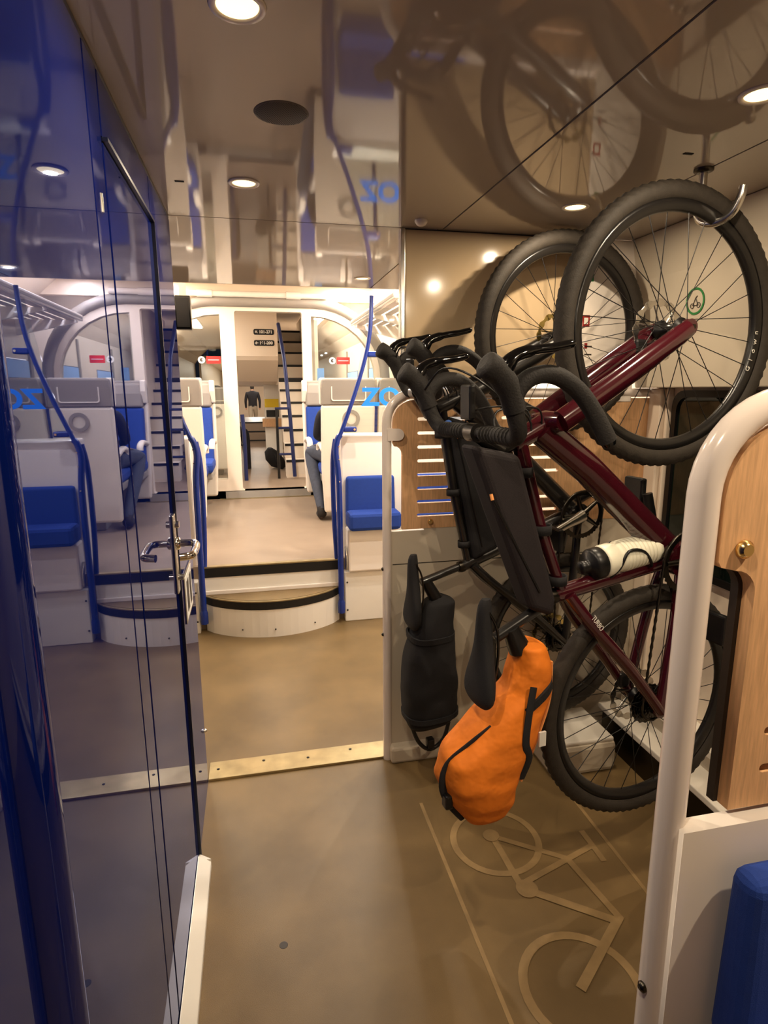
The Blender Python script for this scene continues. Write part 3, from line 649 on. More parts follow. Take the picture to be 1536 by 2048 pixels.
# ------------------------------------------------------------------ saloon seats
def make_seat():
    t = thing('saloon_seat', '', 'seat', (0, 0, 0), 0, 'saloon seats')
    hw = 0.217
    def rows(rs): return [[(-w_, y0, z), (w_, y0, z), (w_, y1, z), (-w_, y1, z)] for z, y0, y1, w_ in rs]
    MB().loft(rows([(0.08, -0.26, -0.20, hw-0.02), (0.45, -0.29, -0.21, hw), (0.80, -0.33, -0.25, hw), (0.97, -0.35, -0.28, hw)]), False).build('shell', 'shell_white', t, 0.022, seg=3)
    MB().loft(rows([(0.97, -0.352, -0.275, hw), (1.10, -0.365, -0.285, hw), (1.165, -0.37, -0.30, hw-0.01), (1.178, -0.36, -0.31, hw-0.03)]), False).build('headrest_shell', 'headrest_grey', t, 0.018, seg=3)
    MB().loft(rows([(0.42, -0.21, -0.12, hw-0.03), (0.70, -0.25, -0.17, hw-0.03), (0.93, -0.28, -0.21, hw-0.03)]), False).build('backrest', 'blue_seat', t, 0.02, seg=3)
    MB().loft(rows([(0.935, -0.28, -0.20, hw-0.03), (1.06, -0.29, -0.21, hw-0.03), (1.15, -0.30, -0.24, hw-0.04)]), False).build('head_cushion', 'headrest_grey', t, 0.02, seg=3)
    curve_mesh('back_recess', [rrect(-0.14, 0.14, 1.0, 1.13, 0.02), rrect(-0.132, 0.132, 1.008, 1.122, 0.016)], 0.008, 'shell_white', t, Matrix.Translation((0, -0.362, 0)) @ XZ)
    curve_mesh('back_handle', [arc(0.02, 0.86, 0.07, 0, 2*PI*23/24, 23), arc(0.02, 0.86, 0.045, 0, 2*PI*23/24, 23)], 0.012, 'headrest_grey', t, Matrix.Translation((0, -0.345, 0)) @ XZ)
    for s in (-1, 1):
        MB().loft([[(s*(hw-0.045), -0.29, z), (s*(hw+0.004), -0.29, z), (s*(hw+0.004), -0.22+dy, z), (s*(hw-0.045), -0.24+dy, z)] for z, dy in ((0.97, 0), (1.08, 0.03), (1.18, 0.02))], False).build('head_wing', 'shell_white', t, 0.01)
        MB().tube(smooth_path([(s*(hw-0.026), -0.22, 0.60), (s*(hw-0.026), 0.0, 0.63), (s*(hw-0.026), 0.12, 0.61), (s*(hw-0.026), 0.14, 0.57)], 4), 0.028, 10, flat=0.8).build('armrest', 'shell_white', t)
    box('seat_cushion', 'blue_seat', t, -hw+0.02, hw-0.02, -0.20, 0.25, 0.36, 0.46, 0.03)
    box('seat_pan', 'shell_grey', t, -hw+0.03, hw-0.03, -0.22, 0.20, 0.30, 0.36, 0.01)
    box('leg', 'shell_grey', t, -0.05, 0.05, -0.15, 0.05, 0.0, 0.30, 0.01)
    return t
proto = make_seat(); first = [True]
def seat(x, y, z, rz, label):
    o = proto if first[0] else dup(proto); first[0] = False
    o.location = (x, y, z); o.rotation_euler = (0, 0, rz); o['label'] = label
    return o
seat(0.752, 5.13, PZ, 0, 'grey and white seat back behind the glass screen, at the aisle')
seat(1.215, 5.13, PZ, 0, 'grey and white seat back behind the glass screen, at the right saloon wall')
seat(0.70, 5.72, PZ, PI, 'blue saloon seat facing the lens on the right of the aisle before the bulkhead')
seat(1.165, 5.72, PZ, PI, 'blue saloon seat facing the lens at the right wall before the bulkhead')
seat(-0.59, 5.10, PZ, 0, 'grey and white seat back left of the aisle beside the blue handrail')
seat(-1.045, 5.10, PZ, 0, 'grey and white seat back at the left saloon wall')
seat(-0.56, 5.72, PZ, PI, 'blue saloon seat facing the lens left of the aisle')
seat(-1.02, 5.72, PZ, PI, 'blue saloon seat facing the lens at the left saloon wall')
for k, y in enumerate((7.62, 8.75, 9.85)):
    n_ = ('nearest', 'second', 'third')[k]
    sb_ = seat(-0.42, y, 0.50, 0, '%s seat back on the left of the lower aisle beyond the bulkhead' % n_)
    sb_.scale = (0.88,)*3
    if k: seat(0.60, y+1.2, 0.50, 0, '%s seat back on the right of the lower aisle beyond the bulkhead' % ('first', 'next')[k-1]).scale = (0.88,)*3

# ------------------------------------------------------------------ people
def body(name, label, joints, edges, zones, loc, rz=0, extra=None):
    me = bpy.data.meshes.new(name)
    keys = list(joints); me.from_pydata([joints[k][:3] for k in keys], [(keys.index(a), keys.index(b)) for a, b in edges], [])
    t = bpy.data.objects.new('tmp', me); COL.objects.link(t)
    t.modifiers.new('skin', 'SKIN'); ss = t.modifiers.new('sub', 'SUBSURF'); ss.levels = 2; ss.render_levels = 2
    sl = me.skin_vertices[0].data
    for i, k in enumerate(keys):
        r = joints[k][3]; sl[i].radius = (r, r) if not isinstance(r, tuple) else r
        sl[i].use_root = (k == 'pelvis')
    dg = bpy.context.evaluated_depsgraph_get(); m2 = bpy.data.meshes.new_from_object(t.evaluated_get(dg))
    bpy.data.objects.remove(t)
    m2.name = name; m2.materials.clear()
    names = []
    for p in m2.polygons:
        c = p.center; mn = zones(c)
        if mn not in names: names.append(mn)
        p.material_index = names.index(mn); p.use_smooth = True
    for n_ in names: m2.materials.append(M[n_])
    o = bpy.data.objects.new(name, m2); COL.objects.link(o); o.location = loc; o.rotation_euler = (0, 0, rz)
    tag(o, label, 'person')
    return o
def seated(label, loc, zones, lk=(-0.15, 0.42), lf=(-0.13, 0.02)):
    J = {'pelvis': (0, -0.06, 0.53, 0.13), 'belly': (0, -0.07, 0.66, (0.14, 0.10)), 'chest': (0, -0.09, 0.83, (0.15, 0.095)), 'neckb': (0, -0.10, 0.965, 0.055), 'neck': (0, -0.085, 0.99, 0.048), 'head': (0, -0.05, 1.05, 0.078), 'crown': (0, -0.055, 1.11, 0.068)}
    E = [('pelvis', 'belly'), ('belly', 'chest'), ('chest', 'neckb'), ('neckb', 'neck'), ('neck', 'head'), ('head', 'crown')]
    for s, n in ((-1, 'l'), (1, 'r')):
        kx, ky = (lk if s < 0 else (0.14, 0.40)); fx, fy = (lf if s < 0 else (0.14, 0.30))
        J[n+'hip'] = (s*0.09, 0.0, 0.53, 0.095); J[n+'th'] = ((s*0.09+kx)/2, ky*0.55, 0.54, 0.085); J[n+'kn'] = (kx, ky, 0.52, 0.07)
        J[n+'ca'] = (kx*0.6+fx*0.4, ky*0.6+fy*0.4, 0.34, 0.058); J[n+'an'] = (fx, fy, 0.09, 0.042); J[n+'he'] = (fx, fy-0.02, 0.045, 0.042); J[n+'ft'] = (fx, fy+0.10, 0.045, (0.045, 0.038)); J[n+'to'] = (fx, fy+0.18, 0.035, (0.042, 0.028))
        J[n+'sh'] = (s*0.165, -0.09, 0.90, 0.055); J[n+'el'] = (s*0.20, -0.05, 0.70, 0.045); J[n+'wr'] = (s*0.13, 0.16, 0.66, 0.034); J[n+'ha'] = (s*0.11, 0.23, 0.65, (0.038, 0.022))
        E += [('pelvis', n+'hip'), (n+'hip', n+'th'), (n+'th', n+'kn'), (n+'kn', n+'ca'), (n+'ca', n+'an'), (n+'an', n+'he'), (n+'he', n+'ft'), (n+'ft', n+'to'), ('chest', n+'sh'), (n+'sh', n+'el'), (n+'el', n+'wr'), (n+'wr', n+'ha')]
    return body('person', label, J, E, zones, loc)
def zs(c):
    if c.z < 0.022: return 'shoe_sole'
    if c.z < 0.115: return 'shoe'
    if c.z > 1.08 or (c.z > 1.0 and c.y < -0.07 and abs(c.x) < 0.1): return 'hair'
    if c.z > 0.985 and abs(c.x) < 0.1: return 'skin'
    if c.y > 0.17 and c.z > 0.60 and abs(c.x) < 0.2: return 'skin'
    if c.z > 0.60 and c.y < 0.3: return 'dark_jacket'
    return 'jeans'
seated('person in grey jeans and dark shoes seated at the right of the aisle', (0.735, 5.20, PZ), zs, (-0.225, 0.34), (-0.195, -0.22))
def zs2(c):
    if c.z < 0.10: return 'shoe'
    if c.z > 1.08 or (c.z > 1.0 and c.y < -0.07 and abs(c.x) < 0.1): return 'hair'
    if c.z > 0.985 and abs(c.x) < 0.1: return 'skin'
    return 'dark_jacket'
seated('person in dark clothes seated left of the lower aisle, one leg in the aisle', (-0.42, 7.68, 0.46), zs2, (0.31, 0.36), (0.335, 0.30))
# man walking away in the far aisle
J = {'pelvis': (0, 0, 0.92, (0.15, 0.11)), 'waist': (0, 0, 1.08, (0.155, 0.11)), 'chest': (0, 0.01, 1.32, (0.19, 0.12)), 'neckb': (0, 0.02, 1.47, 0.07), 'neck': (0, 0.02, 1.53, 0.055), 'head': (0, 0.04, 1.63, 0.085), 'crown': (0, 0.04, 1.73, 0.07)}
Ed = [('pelvis', 'waist'), ('waist', 'chest'), ('chest', 'neckb'), ('neckb', 'neck'), ('neck', 'head'), ('head', 'crown')]
for s, n in ((-1, 'l'), (1, 'r')):
    st_ = 0.10*s
    J.update({n+'hip': (s*0.09, 0, 0.86, 0.10), n+'kn': (s*0.095, 0.03+st_, 0.48, 0.068), n+'an': (s*0.10, st_-0.03, 0.09, 0.048), n+'to': (s*0.11, st_+0.14, 0.04, (0.045, 0.032)),
              n+'sh': (s*0.20, 0.0, 1.40, 0.07), n+'el': (s*0.255, -0.03, 1.12, 0.052), n+'wr': (s*0.25, 0.03, 0.90, 0.04), n+'ha': (s*0.245, 0.05, 0.80, (0.04, 0.028))})
    Ed += [('pelvis', n+'hip'), (n+'hip', n+'kn'), (n+'kn', n+'an'), (n+'an', n+'to'), ('chest', n+'sh'), (n+'sh', n+'el'), (n+'el', n+'wr'), (n+'wr', n+'ha')]
def zm(c):
    if c.z < 0.08: return 'shoe'
    if abs(c.x) > 0.19 and c.z < 0.87: return 'skin'
    if c.z < 0.93 and abs(c.x) < 0.2: return 'pale_trousers'
    if c.z > 1.55: return 'hair'
    if c.z > 1.50: return 'skin'
    return 'dark_jacket'
body('person', 'person in a black jacket and pale trousers walking away down the far aisle', J, Ed, zm, (0.03, 23.0, 0.0))

# ================================================================== BICYCLES
def bike_matrix(A, F, th):
    A = Vector(A); X = (Vector(F)-A); L = X.length; X.normalize()
    Y = Vector((-math.sin(th), math.cos(th), 0)); Y = (Y-X*X.dot(Y)).normalized(); Z = X.cross(Y)
    m = Matrix.Identity(4)
    for i in range(3): m[i][0] = X[i]; m[i][1] = Y[i]; m[i][2] = Z[i]; m[i][3] = A[i]
    return m, L
def Q(s, u, d=0.0): return Vector((s, -d, u))         # along the bike, up from the axle line, towards the drive side

_wheel_cache = {}
def wheel(parent, s, R, tw, hub_m, rotor_m, rear, nsp=28, spin=0.0):
    # rim mesh carries tire, spokes, hub, rotor
    Rr = R-tw*0.98
    def ring(prof, n, knob=None):
        secs = []
        for i in range(n):
            a = 2*PI*i/n; c, sn = math.cos(a), math.sin(a); sec = []
            for j, (r, y) in enumerate(prof):
                rr = r+(knob(i, j) if knob else 0); sec.append((rr*c, y, rr*sn))
            secs.append(sec)
        return MB().loft(secs, True, False, True)
    prof = [(Rr-0.026, 0.0), (Rr-0.022, 0.009), (Rr-0.004, 0.0135), (Rr+0.004, 0.0125), (Rr+0.002, 0.0), (Rr+0.004, -0.0125), (Rr-0.004, -0.0135), (Rr-0.022, -0.009)]
    w_ = ring(prof, 72).build('wheel', 'rim_black', parent, loc=(s, 0, 0)); w_.rotation_euler = (0, spin, 0)
    m = 14; mr = tw/2
    tp = [(R-mr+mr*math.cos(2*PI*j/m), mr*math.sin(2*PI*j/m)*0.98) for j in range(m)]
    def knob(i, j):
        if j in (0, 1, m-1): return 0.0034 if (i % 2 == 0) else -0.001
        if j in (2, m-2): return -0.001 if (i % 2 == 0) else 0.0038
        if j in (3, m-3): return 0.0036 if (i % 4 < 2) else 0
        return 0
    ring(tp, 168, knob).build('tire', 'rubber', w_)
    wd = 0.05 if not rear else 0.06
    MB().lathe([(0.006, -wd), (0.009, -wd+0.004), (0.009, -0.038), (0.026, -0.034), (0.026, -0.030), (0.014, -0.026), (0.013, 0.026), (0.026, 0.030), (0.026, 0.034), (0.009, 0.038), (0.009, wd-0.004), (0.006, wd)], 20, 'Y').build('hub', hub_m, w_)
    key = (round(Rr, 4),)
    base = {}
    for sd in (-1, 1):
        for ld in (-1, 1):
            a = ld*0.95; rh = 0.024
            base[(sd, ld)] = MB().tube([(rh*math.cos(a), sd*0.031, rh*math.sin(a)), (Rr-0.020, sd*0.002, 0)], 0.0012, 5)
    me_ = {}
    for i in range(nsp):
        sd = 1 if i % 2 else -1; ld = 1 if (i//2) % 2 else -1
        if (sd, ld) not in me_:
            o = base[(sd, ld)].build('spoke', 'black_plastic', w_); me_[(sd, ld)] = o.data
        else:
            o = bpy.data.objects.new('spoke', me_[(sd, ld)]); COL.objects.link(o); o.parent = w_
        o.rotation_euler = (0, 2*PI*i/nsp, 0)
    ro = MB(); y0 = 0.043
    n = 48
    secs = []
    for i in range(n):
        a = 2*PI*i/n; c, sn = math.cos(a), math.sin(a); wv = 0.0025*(1 if i % 4 < 2 else -1)
        secs.append([((0.080+wv)*c, y0, (0.080+wv)*sn), ((0.080+wv)*c, y0+0.002, (0.080+wv)*sn), ((0.064-wv)*c, y0+0.002, (0.064-wv)*sn), ((0.064-wv)*c, y0, (0.064-wv)*sn)])
    ro.loft(secs, False, False, True)
    for k in range(6):
        a = 2*PI*k/6; ro.tube([(0.02*math.cos(a), y0+0.001, 0.02*math.sin(a)), (0.066*math.cos(a+0.35), y0+0.001, 0.066*math.sin(a+0.35))], 0.0025, 6)
    ro.build('brake_rotor', rotor_m, w_)
    if rear:
        cs_ = MB()
        for k in range(7):
            rr = 0.060-0.0058*k; y = -0.018-0.0048*k; nn = 36
            secs = [[((rr+q)*math.cos(2*PI*i/nn), y+dy, (rr+q)*math.sin(2*PI*i/nn)) for q, dy in (((0.002 if i % 2 else -0.002), 0.0), ((0.002 if i % 2 else -0.002), 0.0016), (-0.012, 0.0016), (-0.012, 0.0))] for i in range(nn)]
            cs_.loft(secs, False, False, True)
        cs_.lathe([(0.018, -0.052), (0.018, -0.016)], 16, 'Y')
        cs_.build('cassette', 'dark_steel', w_)
    return w_

def bike(P):
    mwx, wb = bike_matrix(P['A'], P['F'], P['th'])
    t = thing('bicycle', P['label'], 'bicycle'); t.matrix_world = mwx; t['group'] = 'hanging bicycles'
    fm = P['frame_m']; R = P['R']; tw = P['tw']
    wheel(t, wb, R, tw, 'black_plastic', P['rotor_m'], False, 28, 0.1)
    wheel(t, 0.0, R, tw, 'black_plastic', P['rotor_m'], True, 28, 0.22)
    HT, HB, BB, CL, BAR = P['HT'], P['HB'], P['BB'], P['CL'], P['BAR']
    # frame
    f = MB()
    f.tube([Q(*HB), Q(*HT)], [0.027, 0.025], 18)
    f.tube([Q(HT[0]+0.01, HT[1]-0.015), Q((HT[0]+CL[0])/2, (HT[1]+CL[1])/2), Q(*CL)], [0.023, 0.019, 0.017], 16, flat=0.85)
    f.tube([Q(HB[0]-0.008, HB[1]+0.012), Q(HB[0]*0.7+BB[0]*0.3, HB[1]*0.7+BB[1]*0.3), Q(*BB)], [0.038, P['dt'], P['dt']+0.003], 18)
    f.tube([Q(*BB), Q(CL[0], CL[1]), Q(CL[0]+(CL[0]-BB[0])*0.06, CL[1]+(CL[1]-BB[1])*0.06)], [0.027, 0.022, 0.020], 16)
    f.cyl(Q(BB[0], BB[1], -0.042), Q(BB[0], BB[1], 0.042), P['dt']+0.010, n=24)
    for s in (-1, 1):
        f.tube(smooth_path([Q(CL[0]-0.005, CL[1]-0.012, s*0.014), Q(CL[0]*0.75+0.01, CL[1]*0.78, s*0.036), Q(CL[0]*0.4, CL[1]*0.38, s*0.055), Q(0.0, 0.0, s*0.064)], 4), [0.021]*5+[0.0205]*4+[0.019]*4, 12, flat=0.8)
        f.tube(smooth_path([Q(BB[0]-0.02, BB[1], s*0.03), Q(BB[0]*0.6, BB[1]*0.62, s*0.050), Q(0.0, 0.0, s*0.064)], 5), 0.0155, 12)
        f.lathe([(0.019, -0.006), (0.019, 0.006)], 16, 'Y', (0, -s*0.064, 0))
    f.build('frame', fm, t)
    # fork
    k = MB(); ax = wb
    c0 = (HB[0]+0.008, HB[1]-0.016)
    k.tube([Q(c0[0], c0[1], -0.055), Q(c0[0]-0.004, c0[1]+0.006, 0), Q(c0[0], c0[1], 0.055)], [0.022, 0.030, 0.022], 14)
    for s in (-1, 1):
        k.tube(smooth_path([Q(c0[0], c0[1]+0.004, s*0.050), Q(c0[0]*0.6+ax*0.4, c0[1]*0.6, s*0.058), Q(ax-0.004, 0.004, s*0.060)], 5), [0.025]*4+[0.024]*4+[0.022]*2+[0.019], 14, flat=1.15)
        k.lathe([(0.020, -0.008), (0.020, 0.008)], 16, 'Y', (ax, -s*0.058, 0))
    k.build('fork', fm, t)
    for s_, nm in ((wb, 'axle'), (0.0, 'axle')):
        MB().lathe([(0.006, -0.075), (0.006, 0.075)], 10, 'Y', (s_, 0, 0)).build(nm, 'dark_steel', t)
    cal = MB().box(wb-0.06, wb-0.02, 0.036, 0.066, 0.035, 0.075); cal.build('brake_caliper', 'black_plastic', t, 0.008)
    MB().box(0.03, 0.075, 0.036, 0.062, 0.015, 0.055).build('brake_caliper', 'black_plastic', t, 0.008)
    # stem and bar
    s0 = Vector((HT[0], 0, HT[1])); ddir = (Vector((HT[0], 0, HT[1]))-Vector((HB[0], 0, HB[1]))).normalized()
    top = s0+ddir*P.get('spacer', 0.05)
    st_ = MB().cyl(s0, top, 0.0165, n=14)
    st_.tube([top-ddir*0.015, Vector((BAR[0], 0, BAR[1]))], [0.019, 0.018], 12)
    st_.cyl(Vector((BAR[0], -0.02, BAR[1])), Vector((BAR[0], 0.02, BAR[1])), 0.022)
    st_.build('stem', 'frame_black', t)
    hb = []
    b0, b1 = BAR
    half = [(b0, b1, 0.0), (b0, b1, 0.10), (b0-0.002, b1-0.002, 0.165), (b0+0.018, b1+0.008, 0.196), (b0+0.06, b1+0.024, 0.205), (b0+0.095, b1+0.020, 0.208), (b0+0.122, b1-0.012, 0.210), (b0+0.124, b1-0.062, 0.214), (b0+0.096, b1-0.112, 0.219), (b0+0.052, b1-0.150, 0.224), (b0-0.012, b1-0.188, 0.232)]
    for s in (-P.get('far', 1.0), 1):
        pts = smooth_path([Q(a, b, s*d) for a, b, d in half], 4)
        MB().tube(pts, [0.0130 if i < 4 else 0.0185 for i in range(len(pts))], 14).build('handlebar_side', 'tape_black', t)
        # tape wraps as ridges on the tops
        rg = MB()
        for q in range(9):
            d = 0.045+0.014*q; rg.tube([Q(b0, b1, s*d), Q(b0, b1, s*(d+0.005))], [0.0185, 0.0196], 12)
        rg.build('tape_wrap', 'tape_black', t)
        MB().tube(smooth_path([Q(b0+0.055, b1+0.022, s*0.205), Q(b0+0.095, b1+0.038, s*0.207), Q(b0+0.125, b1+0.060, s*0.209), Q(b0+0.142, b1+0.085, s*0.209), Q(b0+0.150, b1+0.098, s*0.209)], 3), [0.023]*4+[0.025]*4+[0.027]*3+[0.024, 0.014], 14, flat=1.0).build('brake_hood', 'tape_black', t)
        lv = MB().tube(smooth_path([Q(b0+0.125, b1+0.055, s*0.209), Q(b0+0.158, b1+0.035, s*0.212), Q(b0+0.172, b1-0.01, s*0.215), Q(b0+0.178, b1-0.06, s*0.22), Q(b0+0.186, b1-0.10, s*0.222)], 4), [0.019]*4+[0.016]*4+[0.012]*4+[0.011]*4+[0.006], 10, flat=0.8).build('brake_lever', 'black_gloss', t)
        MB().tube([Q(b0-0.012, b1-0.188, s*0.232), Q(b0-0.020, b1-0.192, s*0.2325)], [0.0165, 0.013], 12).build('bar_plug', 'black_gloss', t)
        # cable from hood to head tube
        MB().tube(smooth_path([Q(b0, b1-0.01, s*0.08), Q(b0+0.05, b1-0.03, s*0.05), Q(HB[0]+0.04, HB[1]+0.04, s*0.03), Q(HB[0]-0.01, HB[1]+0.02, s*0.02)], 5), 0.0025, 6).build('brake_hose', 'black_plastic', t)
    for s in (-P.get('far', 1.0), 1):
        MB().tube(smooth_path([Q(b0+0.10, b1+0.045, s*0.18), Q(b0+0.15, b1+0.03, s*0.10), Q(b0+0.12, b1-0.02, s*0.02), Q(HT[0]+0.06, HT[1]-0.03, s*0.02), Q(HT[0]+0.01, HT[1]-0.03, s*0.022)], 5), 0.0028, 6).build('shift_cable', 'black_plastic', t)
    cmp_ = box('bike_computer', 'black_plastic', t, b0+0.03, b0+0.11, -0.025, 0.025, b1+0.010, b1+0.026, 0.005)
    # seatpost and saddle
    SD = P['SAD']
    dirp = (Vector((CL[0], 0, CL[1]))-Vector((BB[0], 0, BB[1]))).normalized()
    ptop = Vector((SD[0]-0.11, 0, SD[1]-0.035))
    MB().tube([Vector((CL[0], 0, CL[1])), ptop], 0.0145, 14).build('seatpost', 'frame_black', t)
    MB().lathe([(0.020, -0.012), (0.022, 0), (0.020, 0.012)], 14, 'Z', (CL[0]+dirp.x*0.03, 0, CL[1]+dirp.z*0.03)).build('seat_clamp', 'dark_steel', t)
    prof = [(0.0, 0.010, 0.010, -0.008), (-0.012, 0.017, 0.016, -0.003), (-0.06, 0.020, 0.018, 0.0), (-0.12, 0.028, 0.020, -0.001), (-0.18, 0.052, 0.022, 0.002), (-0.23, 0.070, 0.024, 0.008), (-0.262, 0.068, 0.022, 0.010), (-0.276, 0.045, 0.014, 0.008)]
    secs = []
    for ds, hw, th, du in prof:
        secs.append([Q(SD[0]+ds, SD[1]+du+1.5*th*(0.55 if math.sin(a) > 0 else 1.0)*math.sin(a), hw*math.cos(a)) for a in [2*PI*q/16 for q in range(16)]])
    sa = MB().loft(secs).build('saddle', 'fabric_black', t, subsurf=1)
    for s in (-1, 1):
        MB().tube(smooth_path([Q(SD[0]-0.03, SD[1]-0.012, s*0.012), Q(SD[0]-0.08, SD[1]-0.032, s*0.022), Q(SD[0]-0.17, SD[1]-0.034, s*0.022), Q(SD[0]-0.25, SD[1]-0.010, s*0.03)], 4), 0.0035, 8).build('saddle_rail', 'dark_steel', sa)
    # drivetrain
    cr = MB(); y = -0.055; rr = P['ring']; nn = 80
    secs = [[((rr+(0.0035 if i % 2 else -0.001))*math.cos(2*PI*i/nn)+BB[0], y+dy, (rr+(0.0035 if i % 2 else -0.001))*math.sin(2*PI*i/nn)+BB[1]) if q else ((rr-0.016)*math.cos(2*PI*i/nn)+BB[0], y+dy, (rr-0.016)*math.sin(2*PI*i/nn)+BB[1]) for q, dy in ((1, 0.0), (1, 0.003), (0, 0.003), (0, 0.0))] for i in range(nn)]
    cr.loft(secs, False, False, True)
    for q in range(5):
        a = 2*PI*q/5+0.3; cr.tube([(BB[0], y+0.001, BB[1]), (BB[0]+(rr-0.010)*math.cos(a), y+0.001, BB[1]+(rr-0.010)*math.sin(a))], [0.012, 0.007], 8)
    cr.build('chainring', P['ring_m'], t)
    for s in (-1, 1):
        a = P['crank'] if s > 0 else P['crank']+PI
        e = (BB[0]+0.172*math.cos(a), BB[1]+0.172*math.sin(a)); d0 = 0.062*s; d1 = 0.078*s
        ck = MB().tube([Q(BB[0], BB[1], d0), Q(BB[0]*0.5+e[0]*0.5, BB[1]*0.5+e[1]*0.5, d0*0.5+d1*0.5), Q(e[0], e[1], d1)], [0.019, 0.013, 0.012], 10, flat=1.3).build('crank', P['crank_m'] if s > 0 else 'black_plastic', t)
        pd = MB().box(e[0]-0.042, e[0]+0.042, -(d1+s*0.085), -(d1+s*0.012), e[1]-0.010, e[1]+0.010) if s > 0 else MB().box(e[0]-0.042, e[0]+0.042, -(d1-0.012), -(d1-0.085), e[1]-0.010, e[1]+0.010)
        pd.build('pedal', 'black_plastic', ck, 0.006)
    ch = []
    rc = 0.040; yc = -0.055
    a0 = math.atan2(BB[1], BB[0])
    for q in range(15):
        a = a0-PI/2+PI*q/14; ch.append((BB[0]+rr*math.cos(a), yc, BB[1]+rr*math.sin(a)))
    for q in range(9):
        a = a0+PI/2+PI*0.75*q/8; ch.append((rc*math.cos(a), -0.040, rc*math.sin(a)))
    ch += [(-0.005, -0.045, -0.075), (0.03, -0.048, -0.125), (0.05, -0.048, -0.120)]
    dense = []
    for i in range(len(ch)):
        a, b = Vector(ch[i]), Vector(ch[(i+1) % len(ch)]); n = max(1, int((b-a).length/0.013))
        for q in range(n): dense.append(a.lerp(b, q/n))
    MB().tube(dense, [0.0048 if i % 2 else 0.0030 for i in range(len(dense))], 6, True, ref=(0, 1, 0)).build('chain', 'dark_steel', t)
    dr = MB().tube([Q(-0.01, -0.02, 0.066), Q(0.0, -0.055, 0.07), Q(0.03, -0.125, 0.055)], [0.013, 0.018, 0.012], 10)
    dr.lathe([(0.018, -0.052), (0.018, -0.046)], 14, 'Y', (-0.004, 0, -0.072)); dr.lathe([(0.018, -0.052), (0.018, -0.046)], 14, 'Y', (0.032, 0, -0.125))
    dr.build('derailleur', 'black_plastic', t, 0.0)
    return t, mwx

b1, m1 = bike(dict(A=(1.075, 1.402, 0.61), F=(1.060, 1.405, 1.65), th=0.14, R=0.350, tw=0.046, label='burgundy drop bar bicycle hanging by its front wheel, nearer of the two', frame_m='burgundy', rotor_m='steel',
              HT=(0.770, 0.462), HB=(0.812, 0.375), BB=(0.428, -0.070), CL=(0.372, 0.302), BAR=(0.800, 0.565), SAD=(0.386, 0.538), dt=0.039, ring=0.088, ring_m='dark_steel', crank=3.33, crank_m='black_plastic'))
b2, m2 = bike(dict(A=(1.165, 2.085, 0.515), F=(1.106, 2.047, 1.693), th=0.105, R=0.350, tw=0.052, label='black drop bar bicycle hanging behind the burgundy one', frame_m='frame_black', rotor_m='gold',
              HT=(0.950, 0.500), HB=(0.985, 0.410), BB=(0.515, -0.068), CL=(0.372, 0.388), BAR=(1.010, 0.575), SAD=(0.437, 0.615), dt=0.030, ring=0.092, ring_m='dark_steel', crank=1.9, crank_m='steel', far=0.42))
# decals on the burgundy bike
def on_bike(o, m): o.matrix_world = m; return o
for i, chh in enumerate('Glown'):
    a = -1.93+0.085*i
    cx, cz = 1.04+0.284*math.cos(a), 0.284*math.sin(a)
    tang = Vector((-math.sin(a), 0, math.cos(a))); rad = Vector((math.cos(a), 0, math.sin(a)))
    mm = Matrix(((tang.x, -rad.x, 0, cx), (0, 0, -1, -0.0150), (tang.z, -rad.z, 0, cz), (0, 0, 0, 1)))
    text_mesh('rim_letter', chh, 0.020, 0.0008, 'decal_white', b1, mm)
sdir = Vector((-0.36, 0, -0.29)).normalized(); sup = Vector((sdir.z, 0, -sdir.x))
mm = Matrix(((sdir.x, -sup.x, 0, 0.298), (0, 0, -1, -0.062), (sdir.z, -sup.z, 0, 0.232), (0, 0, 0, 1)))
text_mesh('frame_lettering', 'TURBO', 0.020, 0.001, 'decal_white', b1, mm, 0.8)
# reflective patch on the far hood, mint screen under the near hood
MB().lathe([(0.012, 0), (0.011, 0.005), (0.004, 0.008)], 16, 'Y').build('reflector', 'reflector_blue', b1, loc=(0.81, 0.178, 0.545))
# ---------------------------------------------------------------- bottle in its cage
bt = thing('drink_bottle', 'white ribbed drink bottle with black cap in the burgundy bicycle frame', 'bottle')
bd = Vector((-0.134, 0, 0.99)).normalized()
mb = m1 @ Matrix.Translation((0.466, 0.0, 0.000)) @ bd.to_track_quat('Z', 'Y').to_matrix().to_4x4()
bt.matrix_world = mb @ Matrix.Diagonal((1.2, 1.2, 1.0, 1))
pr = [(0.001, 0.0), (0.026, 0.0), (0.034, 0.006), (0.036, 0.016)]
z = 0.018
while z < 0.118: pr += [(0.0365, z), (0.0365, z+0.0085), (0.0350, z+0.0095), (0.0350, z+0.0110)]; z += 0.0118
pr += [(0.0365, 0.124), (0.0335, 0.135), (0.0335, 0.142), (0.0370, 0.150), (0.0370, 0.178), (0.035, 0.184), (0.001, 0.184)]
MB().lathe(pr, 36).build('body', 'bottle_white', bt)
MB().lathe([(0.034, 0.184), (0.0355, 0.187), (0.0355, 0.212), (0.031, 0.220), (0.015, 0.224), (0.013, 0.236), (0.015, 0.246), (0.010, 0.252), (0.001, 0.253)], 32).build('cap', 'black_plastic', bt)
sw = MB().tube([(0.012*math.cos(a)*(1-0.06*a), -0.0372, 0.118+0.012*math.sin(a)) for a in [0.25*q for q in range(26)]], 0.0016, 6)
sw.build('emblem', 'decal_dark', bt)
cg = MB()
for s in (-1, 1):
    cg.tube(smooth_path([Q(0.412, 0.03, 0.0), Q(0.425, 0.04, s*0.036), Q(0.468, 0.075, s*0.042), Q(0.474, 0.125, s*0.041), Q(0.430, 0.150, s*0.039), Q(0.395, 0.165, s*0.015)], 4), 0.0042, 8)
cg.build('bottle_cage', 'black_plastic', b1)
